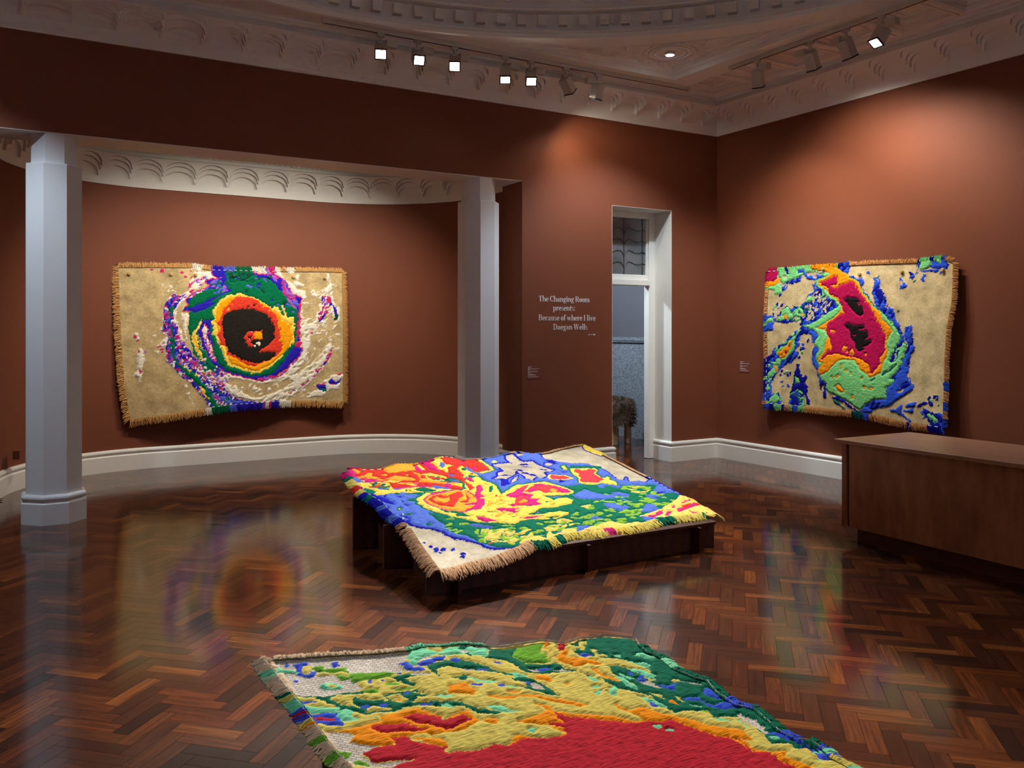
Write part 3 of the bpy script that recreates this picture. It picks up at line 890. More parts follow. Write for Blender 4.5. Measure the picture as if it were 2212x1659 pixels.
GL = {
 'T': (.66, S(.265, 0, CH)+Hh(.03, .63, CH-.038)+Vh(.03, .50, CH)+Vh(.595, .50, CH)+Fs(.33, 0, .30)),
 'C': (.66, O_(.35, .35, .32, .36, 40, 320)+Vh(.585, .46, .70)+Vh(.585, .06, .17)),
 'R': (.70, S(.09, 0, CH)+Hh(.02, .40, CH-.034)+Hh(.20, .40, .34)+O_(.37, .53, .24, .17, -90, 90)+Dg(.50, 0, .34, .35, .13)+Fs(.15, 0)+Hh(.5, .70, 0)),
 'B': (.64, S(.09, 0, CH)+Hh(.02, .36, CH-.034)+Hh(.02, .36, 0)+Hh(.2, .36, .35)+O_(.34, .53, .22, .17, -90, 90)+O_(.34, .185, .26, .185, -90, 90)),
 'D': (.72, S(.09, 0, CH)+Hh(.02, .36, CH-.034)+Hh(.02, .36, 0)+O_(.34, .35, .33, .35, -90, 90)),
 'I': (.34, S(.11, 0, CH)+Fs(.17, 0, .29)+Fs(.17, CH-.032, .29)),
 'W': (1.0, Dg(.22, 0, .06, CH, .13)+Dg(.24, 0, .42, CH, .035)+Dg(.60, 0, .42, CH, .13)+Dg(.64, 0, .86, CH, .035)+Fs(.12, CH-.032, .25)+Fs(.47, CH-.032, .25)+Fs(.87, CH-.032, .2)),
 'a': (.50, O_(.20, .12, .17, .13, 0, 360, .10, .03)+S(.29, .02, .34, .11)+O_(.25, .32, .15, .14, 0, 140, .11, .035)+Dot(.11, .35, .05)+Hh(.32, .48, 0)),
 'c': (.45, O_(.24, .23, .22, .24, 45, 315)+Dot(.36, .36, .055)),
 'e': (.47, O_(.24, .23, .22, .24, 0, 325)+Hh(.08, .46, .22)),
 'f': (.34, S(.09, 0, .56)+O_(.27, .56, .18, .17, 40, 180)+Dot(.36, .64, .055)+Hh(.01, .32, XH-.035)+Fs(.15, 0)),
 'g': (.50, O_(.22, .31, .18, .15, 0, 360, .11, .03)+O_(.23, -.08, .22, .13, 0, 360, .09)+Dot(.44, .44, .05)+Hh(.12, .36, .05, .07)),
 'h': (.56, S(.07, 0, AS)+Hh(.0, .1, AS-.032)+arch_(.11)+Fs(.13, 0)+Fs(.45, 0, .22)),
 'i': (.29, S(.08, 0, XH)+Hh(.0, .1, XH-.032)+Dot(.145, .63)+Fs(.145, 0)),
 'l': (.29, S(.08, 0, AS)+Hh(.0, .1, AS-.032)+Fs(.145, 0)),
 'm': (.86, S(.07, 0, XH)+Hh(.0, .1, XH-.032)+arch_(.11)+arch_(.41)+Fs(.13, 0)+Fs(.45, 0, .2)+Fs(.76, 0, .2)),
 'n': (.56, S(.07, 0, XH)+Hh(.0, .1, XH-.032)+arch_(.11)+Fs(.13, 0)+Fs(.45, 0, .22)),
 'o': (.48, O_(.24, .23, .22, .24)),
 'p': (.53, S(.07, -.21, XH)+Hh(.0, .1, XH-.032)+O_(.27, .23, .23, .24, -130, 130)+Fs(.13, -.21)),
 'r': (.40, S(.07, 0, XH)+Hh(.0, .1, XH-.032)+O_(.28, .28, .12, .18, 60, 160, .05, .04)+Dot(.33, .39, .06)+Fs(.13, 0)),
 's': (.38, O_(.18, .345, .15, .12, 30, 270, .07, .04)+O_(.19, .12, .16, .125, -150, 90, .07, .04)),
 't': (.33, S(.09, .06, .60)+O_(.23, .10, .14, .11, 180, 300, .10, .035)+Hh(.01, .30, XH-.035)),
 'u': (.56, S(.07, .10, XH)+O_(.22, .15, .15, .16, 180, 320, .11, .04)+S(.35, 0, XH)+Hh(.0, .1, XH-.032)+Hh(.28, .4, XH-.032)+Hh(.4, .54, 0)),
 'v': (.50, Dg(.20, 0, .05, XH, .125)+Dg(.23, 0, .40, XH, .035)+Fs(.12, XH-.032, .22)+Fs(.42, XH-.032, .16)),
 'w': (.76, Dg(.18, 0, .04, XH, .12)+Dg(.21, 0, .35, XH, .035)+Dg(.46, 0, .32, XH, .12)+Dg(.50, 0, .66, XH, .035)+Fs(.10, XH-.032, .2)+Fs(.67, XH-.032, .15)),
 ':': (.24, Dot(.12, .07, .065)+Dot(.12, .40, .065)),
 ' ': (.22, []),
}
txt = thing('wall_lettering', 'white serif exhibition title with a small arrow on the pier', 'lettering', (4.962, YB-.001, 1.5))
def line(s, x0, z0, x1):
    """set the string between x0 and x1 (its width fixes the size)"""
    adv = sum(GL[c][0] for c in s); k = (x1-x0)/adv; x = 0; b = MB()
    ky = k*1.12
    for c in s:
        for poly in GL[c][1]:
            area = sum(p[0]*q[1]-q[0]*p[1] for p, q in zip(poly, poly[1:]+poly[:1]))
            pl = poly if area > 0 else poly[::-1]
            n = len(pl); i0 = len(b.v)
            for yy in (-.0004, 0):
                b.v += [((x0-4.962)+(x+p[0])*k, yy, z0-1.5+p[1]*ky) for p in pl]
            b.f.append(tuple(i0+i for i in range(n)))
            for i in range(n): b.f.append((i0+i, i0+n+i, i0+n+(i+1) % n, i0+(i+1) % n))
        x += GL[c][0]
    return b.build('text_line', M['white_vinyl'], txt)
line('The Changing Room', 4.962, 1.862, 5.632)
line('presents:', 5.148, 1.765, 5.440)
line('Because of where I live', 4.962, 1.658, 5.716)
line('Daegan Wells', 5.150, 1.558, 5.606)
MB().box(5.622-4.962, 5.69-4.962, -.0015, 0, .0, .004).box(5.620-4.962, 5.624-4.962, -.0015, 0, -.008, .012).poly([(5.715-4.962, -.0015, .002), (5.688-4.962, -.0015, .012), (5.688-4.962, -.0015, -.008)]).build('arrow', M['white_vinyl'], txt)

def wall_label(name, label, loc, rz):
    t = thing(name, label, 'label', loc, rz)
    MB().box(0, .165, -.003, 0, 0, .145, .0008).build('card', M['label_card'], t)
    b = MB()
    for z, w in ((.128, .055), (.118, .03), (.106, .14), (.096, .025), (.078, .12), (.068, .03), (.050, .07), (.041, .10), (.022, .13)):
        b.box(.012, .012+w, -.0038, -.0028, z, z+.0035)
    b.build('print', M['white_vinyl'], t); return t
wall_label('wall_label', 'small caption card on the pier left of the lettering', (4.815, YB, 1.03), 0)
wall_label('wall_label', 'small caption card on the right wall between corner and hanging rug', (XR, 7.475, 1.05), -PI/2)
ol = thing('wall_socket', 'rust coloured wall socket low on the alcove wall behind the left column', 'socket', (.115, 9.47, .33), math.radians(-100))
MB().box(-.06, .06, -.012, .05, 0, .085, .004).build('socket_plate', M['wall_paint'], ol)
for s in (-.03, .03): MB().box(s-.012, s+.012, -.014, -.011, .03, .055).build('socket_hole', M['bezel_black'], ol)
# ================================================================ RUGS
# Patterns were traced over enlargements of the photograph; each tracing point is carried onto the rug's own plane in the room.
TILE = {'M1': (730, 975, 300/2212), 'M2': (1000, 955, 300/2212), 'M3': (1260, 955, 300/2212), 'M4': (860, 1080, 300/2212),
        'F1': (530, 1370, 384/2204), 'F2': (890, 1370, 384/2204), 'F3': (1250, 1370, 384/2204), 'F4': (1500, 1400, 384/2212),
        'R1': (1640, 540, 240/1991), 'R2': (1850, 540, 240/1991), 'R3': (1640, 730, 240/1991), 'R4': (1850, 740, 240/1991), 'RB': (1600, 520, 520/1961),
        'L1': (230, 550, 270/2212), 'L2': (490, 560, 270/2212), 'L3': (230, 730, 270/2212), 'L4': (490, 700, 270/2212), 'LB': (200, 520, 600/2212)}
def trace(s):
    out = []; cur = None; num = []
    for tok in s.split():
        if tok[0].isalpha(): cur = TILE[tok]; continue
        num.append(float(tok))
        if len(num) == 2:
            out.append((cur[0]+num[0]*cur[2], cur[1]+num[1]*cur[2])); num = []
    return out
CSY, SSY = math.cos(YAW), math.sin(YAW)
def ray_dir(px, py):
    r, u = (px-CX)/FPX, (CY-py)/FPX
    return np.array([CSY*r+SSY, -SSY*r+CSY, u])
class Plane:
    def __init__(s, O, eu, ev):
        s.O = np.array(O, float); s.eu = np.array(eu, float); s.ev = np.array(ev, float)
        s.eu /= np.linalg.norm(s.eu); s.ev /= np.linalg.norm(s.ev); s.n = np.cross(s.eu, s.ev)
    def uv(s, px, py):
        d = ray_dir(px, py); o = np.array([0, 0, EYE])
        t = s.n.dot(s.O-o)/s.n.dot(d); p = o+d*t-s.O
        return (p.dot(s.eu), p.dot(s.ev))
RNG = np.random.default_rng(11)
def vnoise(shape, cell, rng):
    h, w = shape; gh, gw = int(h/cell)+3, int(w/cell)+3
    g = rng.random((gh, gw))*2-1
    y = np.arange(h)/cell; x = np.arange(w)/cell
    y0 = y.astype(int); x0 = x.astype(int); fy = (y-y0)[:, None]; fx = (x-x0)[None]
    fy = fy*fy*(3-2*fy); fx = fx*fx*(3-2*fx)
    a = g[y0][:, x0]; b = g[y0][:, x0+1]; c = g[y0+1][:, x0]; d = g[y0+1][:, x0+1]
    return a*(1-fx)*(1-fy)+b*fx*(1-fy)+c*(1-fx)*fy+d*fx*fy
def inside(U, V, poly):
    P = np.array(poly); m = np.zeros(U.shape, bool)
    bb = (U >= P[:,0].min()) & (U <= P[:,0].max()) & (V >= P[:,1].min()) & (V <= P[:,1].max())
    idx = np.nonzero(bb)
    if len(idx[0]) == 0: return m
    u, v = U[idx], V[idx]; c = np.zeros(u.shape, bool); n = len(P)
    for i in range(n):
        x0, y0 = P[i]; x1, y1 = P[i-1]
        if y0 == y1: continue
        k = ((y0 > v) != (y1 > v)) & (u < (x1-x0)*(v-y0)/(y1-y0)+x0)
        c ^= k
    m[idx] = c; return m
def dilate(m, k):
    for _ in range(k):
        n = m.copy(); n[1:] |= m[:-1]; n[:-1] |= m[1:]; n[:, 1:] |= m[:, :-1]; n[:, :-1] |= m[:, 1:]; m = n
    return m
def blur(a, k):
    for _ in range(k):
        p = np.pad(a, 1, mode='edge')
        a = (p[:-2,1:-1]+p[2:,1:-1]+p[1:-1,:-2]+p[1:-1,2:]+2*p[1:-1,1:-1])/6
    return a

# ---- yarn and mat materials
YARN = {}
def yarn(c, ang, key):
    k = (key, round(ang, 2))
    if k in YARN: return YARN[k]
    m, nt, b = newmat('yarn_'+key)
    uv = N(nt, 'ShaderNodeUVMap'); uv.uv_map = 'cloth'
    mp = N(nt, 'ShaderNodeMapping'); mp.inputs['Rotation'].default_value = (0, 0, ang); mp.inputs['Scale'].default_value = (22, 150, 1)
    mp.vector_type = 'POINT'
    nt.links.new(uv.outputs[0], mp.inputs[0])
    f = noise(nt, mp.outputs[0], 1.0, 2.0, 0.5)
    lo = tuple(x*.55 for x in c[:3])+(1,); hi = tuple(min(1, x*1.12) for x in c[:3])+(1,)
    nt.links.new(ramp(nt, f, [(.30, lo), (.50, c), (.75, hi)]), b.inputs['Base Color'])
    b.inputs['Roughness'].default_value = .92; b.inputs['Specular IOR Level'].default_value = .12
    bump(nt, b, f, .55, .006)
    YARN[k] = m; return m
def matweave(key, a, b_, scale, ang, open_=.5):
    m, nt, b = newmat('weave_'+key)
    uv = N(nt, 'ShaderNodeUVMap'); uv.uv_map = 'cloth'
    mp = N(nt, 'ShaderNodeMapping'); mp.inputs['Rotation'].default_value = (0, 0, ang); mp.inputs['Scale'].default_value = (scale, scale, 1)
    nt.links.new(uv.outputs[0], mp.inputs[0])
    br = N(nt, 'ShaderNodeTexBrick'); br.inputs['Scale'].default_value = 1.0
    br.inputs['Mortar Size'].default_value = .06; br.inputs['Brick Width'].default_value = 1.0; br.inputs['Row Height'].default_value = .5
    br.inputs['Mortar Smooth'].default_value = .8
    br.inputs['Color1'].default_value = a; br.inputs['Color2'].default_value = b_
    br.inputs['Mortar'].default_value = tuple(x*(1-open_) for x in b_[:3])+(1,)
    nt.links.new(mp.outputs[0], br.inputs['Vector'])
    f = noise(nt, mp.outputs[0], .10, 3, .6)
    g = ramp(nt, f, [(.32, (.68, .66, .62, 1)), (.68, (1.12, 1.12, 1.12, 1))])
    mu = N(nt, 'ShaderNodeMix', data_type='RGBA', blend_type='MULTIPLY'); mu.inputs[0].default_value = 1.0
    nt.links.new(br.outputs['Color'], mu.inputs[6]); nt.links.new(g, mu.inputs[7])
    nt.links.new(mu.outputs[2], b.inputs['Base Color'])
    b.inputs['Roughness'].default_value = .7; b.inputs['Specular IOR Level'].default_value = .25
    iv = N(nt, 'ShaderNodeMath', operation='SUBTRACT'); iv.inputs[0].default_value = 1.0
    nt.links.new(br.outputs['Fac'], iv.inputs[1])
    bump(nt, b, iv.outputs[0], .5, .004)
    return m

def components(lab):
    """4-connected regions of equal label; -1 stays outside"""
    h, w = lab.shape; par = []
    def find(a):
        while par[a] != a:
            par[a] = par[par[a]]; a = par[a]
        return a
    out = np.full(lab.shape, -1, np.int64); prev = []
    for y in range(h):
        row = lab[y]; cut = np.concatenate([[0], np.nonzero(row[1:] != row[:-1])[0]+1, [w]]); cur = []
        j = 0
        for a, b in zip(cut[:-1], cut[1:]):
            l = row[a]
            if l < 0: continue
            me = len(par); par.append(me)
            while j < len(prev) and prev[j][1] <= a: j += 1
            k = j
            while k < len(prev) and prev[k][0] < b:
                if prev[k][2] == l:
                    ra, rb = find(me), find(prev[k][3])
                    if ra != rb: par[max(ra, rb)] = min(ra, rb)
                k += 1
            out[y, a:b] = me; cur.append((a, b, l, me))
        prev = cur
    roots = np.array([find(i) for i in range(len(par))]) if par else np.zeros(0, int)
    _, comp = np.unique(roots, return_inverse=True)
    m = out >= 0; out[m] = comp[out[m]]
    return out

def rug(name, label, plane, res, outline, base, paintlist, pal, weave, stitch, wave, root_px, edges, pins=(), stitches=(), raise_=.011, warp=.010, droop=0.0, fr=(.0045, .008), grav=(0, 0, 0), seed=1, rope=None, words=None, min_patch=.0016):
    rng = np.random.default_rng(seed)
    OUT = [plane.uv(*p) for p in trace(outline)]
    A = np.array(OUT); u0, v0 = A.min(0)-.02; u1, v1 = A.max(0)+.02
    nu, nv = int((u1-u0)/res), int((v1-v0)/res)
    uc = u0+(np.arange(nu)+.5)*res; vc = v0+(np.arange(nv)+.5)*res
    U, V = np.meshgrid(uc, vc)
    # ragged, stitched borders: the tracing is looked up through a small irregular offset
    ca, sa = math.cos(stitch), math.sin(stitch)
    j1 = vnoise(U.shape, 9, rng)*warp*.55+vnoise(U.shape, 3, rng)*warp*.55
    jl = vnoise(U.shape, 2.0, rng)*warp*.8
    k1 = vnoise(U.shape, 9, rng)*warp*.55+vnoise(U.shape, 4, rng)*warp*.3
    UW = U+j1+jl*ca; VW = V+k1+jl*sa
    names = list(pal.keys()); idx = {n: i for i, n in enumerate(names)}
    lab = np.full(U.shape, idx[base], np.int16)
    inn = inside(U, V, OUT)
    for it in paintlist:
        kind = it[0]
        if kind == 'P':                                   # polygon (optional outline colours)
            pl = [plane.uv(*p) for p in trace(it[2])]
            m = inside(UW, VW, pl)
            for oc, wd in (it[3] if len(it) > 3 else []):
                lab[dilate(m, max(1, int(wd/res)))] = idx[oc]
            lab[m] = idx[it[1]]
        elif kind == 'D':                                 # dots: colour, tile, list of (x, y, rx, ry)
            t = TILE[it[2]]
            for (x, y, rx, ry) in it[3]:
                ring_ = [(t[0]+(x+rx*math.cos(a))*t[2], t[1]+(y+ry*math.sin(a))*t[2]) for a in np.linspace(0, 2*PI, 11)[:-1]]
                m = inside(UW, VW, [plane.uv(*p) for p in ring_])
                for oc, wd in (it[4] if len(it) > 4 else []):
                    lab[dilate(m, max(1, int(wd/res)))] = idx[oc]
                lab[m] = idx[it[1]]
        elif kind == 'S':                                 # scattered stitches inside a polygon: colours, n, length, width, angle, only over
            pl = [plane.uv(*p) for p in trace(it[2])]
            zone = inside(U, V, pl)
            if len(it) > 8 and it[8]: zone &= np.isin(lab, [idx[c] for c in it[8]])
            ys, xs = np.nonzero(zone)
            if len(ys) == 0: continue
            for k in range(it[3]):
                q = rng.integers(len(ys)); cu, cv_ = U[ys[q], xs[q]], V[ys[q], xs[q]]
                L = it[4]*rng.uniform(.5, 1.3); W = it[5]*rng.uniform(.6, 1.4); a = it[6]+rng.uniform(-.5, .5)
                R = int((L+W)/res)+3; y0, y1, x0, x1 = max(0, ys[q]-R), min(nv, ys[q]+R), max(0, xs[q]-R), min(nu, xs[q]+R)
                du, dv = UW[y0:y1, x0:x1]-cu, VW[y0:y1, x0:x1]-cv_
                a1, a2 = du*math.cos(a)+dv*math.sin(a), -du*math.sin(a)+dv*math.cos(a)
                m = ((a1/L)**2+(a2/W)**2 < 1) & (zone[y0:y1, x0:x1] if it[7] else True)
                lab[y0:y1, x0:x1][m] = idx[it[1][rng.integers(len(it[1]))]]
    lab[~inn] = -1
    # heights
    mat_i = idx[base] if 'mat' not in idx else idx['mat']
    tuft = (lab != mat_i) & (lab >= 0)
    edge = np.zeros(U.shape)
    for a, b_ in (((slice(1, None), slice(None)), (slice(None, -1), slice(None))), ((slice(None), slice(1, None)), (slice(None), slice(None, -1)))):
        dff = lab[a] != lab[b_]; edge[a] = np.maximum(edge[a], dff); edge[b_] = np.maximum(edge[b_], dff)
    edge = np.clip(blur(edge, 2)*1.6, 0, 1)
    h = raise_*tuft*(1-.65*edge)+raise_*.22*vnoise(U.shape, 2.2, rng)*tuft
    h = blur(h, 1)
    hn = np.zeros((nv+1, nu+1)); pp = np.pad(h, 1, mode='edge')
    hn = (pp[:-1, :-1]+pp[1:, :-1]+pp[:-1, 1:]+pp[1:, 1:])/4
    un = u0+np.arange(nu+1)*res; vn = v0+np.arange(nv+1)*res
    UN, VN = np.meshgrid(un, vn)
    base_off = wave(UN, VN, u0, u1, v0, v1)
    P = plane.O+UN[..., None]*plane.eu+VN[..., None]*plane.ev+(hn+base_off)[..., None]*plane.n
    root_loc = plane.O+np.array(plane.uv(*root_px))[0]*plane.eu+np.array(plane.uv(*root_px))[1]*plane.ev
    t = thing(name, label, 'rug', tuple(root_loc))
    Pl = (P-root_loc).reshape(-1, 3)
    ids = np.arange((nv+1)*(nu+1)).reshape(nv+1, nu+1)
    quads = np.stack([ids[:-1, :-1], ids[:-1, 1:], ids[1:, 1:], ids[1:, :-1]], -1)
    uvall = np.stack([UN, VN], -1).reshape(-1, 2)
    def part_mesh(q, nme, part, kind=None):
        used, inv = np.unique(q, return_inverse=True); fq = inv.reshape(q.shape)
        me = bpy.data.meshes.new(part)
        me.vertices.add(len(used)); me.vertices.foreach_set('co', Pl[used].astype(np.float32).ravel())
        me.loops.add(fq.size); me.loops.foreach_set('vertex_index', fq.astype(np.int32).ravel())
        me.polygons.add(len(fq)); me.polygons.foreach_set('loop_start', (np.arange(len(fq))*4).astype(np.int32))
        me.polygons.foreach_set('use_smooth', np.ones(len(fq), bool))
        me.update(calc_edges=True)
        ul = me.uv_layers.new(name='cloth'); ul.data.foreach_set('uv', uvall[used][fq.ravel()].astype(np.float32).ravel())
        me.materials.append(weave if nme == 'mat' else yarn(rgb(*pal[nme]), stitch, name[:4]+str(seed)+nme))
        o = bpy.data.objects.new(part, me); link(o, t)
        if kind: o['kind'] = kind
        o['label'] = ('bare woven mat ground' if nme == 'mat' else 'raised %s yarn' % (words or {}).get(nme, nme))
    comp = components(lab); cnt = np.bincount(comp.ravel()+1)      # sizes, index 0 = outside
    order = [c for c in np.argsort(-cnt[1:]) if cnt[c+1]*res*res > min_patch][:260]
    keep = np.zeros(len(cnt), bool)
    for c in order:
        sel = comp == c; nme = names[lab[sel][0]]; keep[c+1] = True
        part_mesh(quads[sel], nme, 'woven_mat' if nme == 'mat' else 'yarn_patch')
    small = (~keep)[comp+1] & (comp >= 0)
    for nme in names:
        sel = small & (lab == idx[nme])
        if sel.any(): part_mesh(quads[sel], nme, 'small_stitches', 'stuff')
    # backing sheet
    ku, kv = 24, 18
    gu = np.linspace(u0+.02, u1-.02, ku); gv = np.linspace(v0+.02, v1-.02, kv); GU, GV = np.meshgrid(gu, gv)
    ok = inside(GU, GV, OUT)
    BO = wave(GU, GV, u0, u1, v0, v1)-.006
    BPt = (plane.O+GU[..., None]*plane.eu+GV[..., None]*plane.ev+BO[..., None]*plane.n-root_loc).reshape(-1, 3)
    bf = [(j*ku+i, j*ku+i+1, (j+1)*ku+i+1, (j+1)*ku+i) for j in range(kv-1) for i in range(ku-1) if ok[j, i] and ok[j, i+1] and ok[j+1, i] and ok[j+1, i+1]]
    mesh('backing', BPt, bf, weave, t)
    # fringe
    cen = A.mean(0); buf = {}
    def surf(u, v): return plane.O+u*plane.eu+v*plane.ev+(float(wave(np.array(u), np.array(v), u0, u1, v0, v1)))*plane.n-root_loc
    G = np.array(grav, float)
    for path, length, runs, dens in edges:
        pts = np.array([plane.uv(*p) for p in trace(path)])
        px = np.array(trace(path)); segp = np.hypot(*np.diff(px, axis=0).T); cp = np.concatenate([[0], np.cumsum(segp)])/segp.sum()
        seg = np.hypot(*np.diff(pts, axis=0).T); cum = np.concatenate([[0], np.cumsum(seg)]); tot = cum[-1]
        n = int(tot/dens)
        for k in range(n):
            s = (k+rng.random())/n*tot
            i = min(len(seg)-1, np.searchsorted(cum, s, side='right')-1); f_ = (s-cum[i])/max(seg[i], 1e-9)
            p = pts[i]*(1-f_)+pts[i+1]*f_; pf = cp[i]*(1-f_)+cp[i+1]*f_
            tg = (pts[min(i+1, len(pts)-1)]-pts[i]); tg = tg/np.hypot(*tg); nr = np.array([tg[1], -tg[0]])
            if nr.dot(p-cen) < 0: nr = -nr
            colr = runs[-1][0]
            for cn, lim in runs:
                if pf <= lim: colr = cn; break
            L = length*rng.uniform(.75, 1.15); side = rng.normal(0, .22)
            d = nr*(1)+tg*side; lift = rng.uniform(.0, .010)
            ctl = []
            for w in (0, .35, .7, 1.0):
                q = p+d*L*(w*1.12-.12)+tg*rng.normal(0, .10)*L*w
                x3 = surf(*q)+plane.n*(lift*math.sin(PI*min(1, w+.15))+.004)+G*(w**2)*L*rng.uniform(.6, 1.3)
                ctl.append(x3)
            b = buf.setdefault(colr, MB())
            r = rng.uniform(*fr)
            b.tube(ctl, r, 3, (1.0, 1.05, .95, .5), cap=False)
    for cn, b in buf.items():
        o = b.build('fringe', yarn(rgb(*pal[cn]), stitch, name[:4]+str(seed)+cn), t, True)
        o['kind'] = 'stuff'; o['label'] = '%s yarn fringe' % (words or {}).get(cn, cn)
        o.data.uv_layers.new(name='cloth')
    for path, r, cm in stitches:
        pts = [plane.uv(*p) for p in trace(path)]; dense = []
        for a, b_ in zip(pts[:-1], pts[1:]):
            n = max(2, int(math.hypot(b_[0]-a[0], b_[1]-a[1])/.03))
            for k in range(n): dense.append((a[0]+(b_[0]-a[0])*k/n, a[1]+(b_[1]-a[1])*k/n))
        dense.append(pts[-1]); bb_ = MB()
        if cm == 'rope':
            for ph in (0, PI):
                bb_.tube([surf(*p)+plane.n*(raise_+.003+.002*math.cos(ph+i*2.0)) for i, p in enumerate(dense)], r, 5)
        else:
            for k in range(0, len(dense)-1, 2): bb_.tube([surf(*dense[k])+plane.n*(raise_+.004), surf(*dense[k+1])+plane.n*(raise_+.004)], r, 4)
        o = bb_.build('stitch_line', M['white_vinyl'] if cm != 'rope' else M['rope'], t)
    for p in pins:
        u, v = plane.uv(p[0], p[1]); c = surf(u, v)
        MB().tube([c+plane.n*.0, c+plane.n*.022, c+plane.n*.028], p[2], 12, (1, 1, .7)).build('pin', M['brass_pin'] if len(p) < 4 else M[p[3]], t, False)
    return t
paint('rope', rgb(190, 182, 168), .8, .5, .2, .2, 300)
paint('pin_green', rgb(30, 84, 60), .5, .05, .4)
# ---------------------------------------------------------------- hanging rug in the alcove
MAT_L = matweave('straw', rgb(226, 202, 150), rgb(200, 172, 118), 62, .0, .55)
PAL_L = {'mat': (190, 164, 110), 'white': (236, 228, 208), 'tan': (216, 164, 100), 'black': (36, 31, 28), 'red': (222, 62, 44), 'orange': (252, 164, 14), 'yellow': (252, 214, 92),
         'green': (0, 108, 68), 'blue': (42, 30, 178), 'peri': (84, 104, 214), 'purple': (160, 92, 200), 'pink': (206, 40, 108), 'dkgreen': (8, 66, 52)}
band = "LB 640 425 690 440 740 430 690 490 650 550 645 640 690 690 700 780 760 850 790 910 850 960 900 920 960 980 1040 1030 1080 1090 1040 1160 1100 1240 1200 1270 1350 1290 1350 1330 1130 1350 930 1345 880 1250 800 1160 700 1080 630 1000 590 960 580 880 595 830 600 760 560 700 570 640 570 560 590 480"
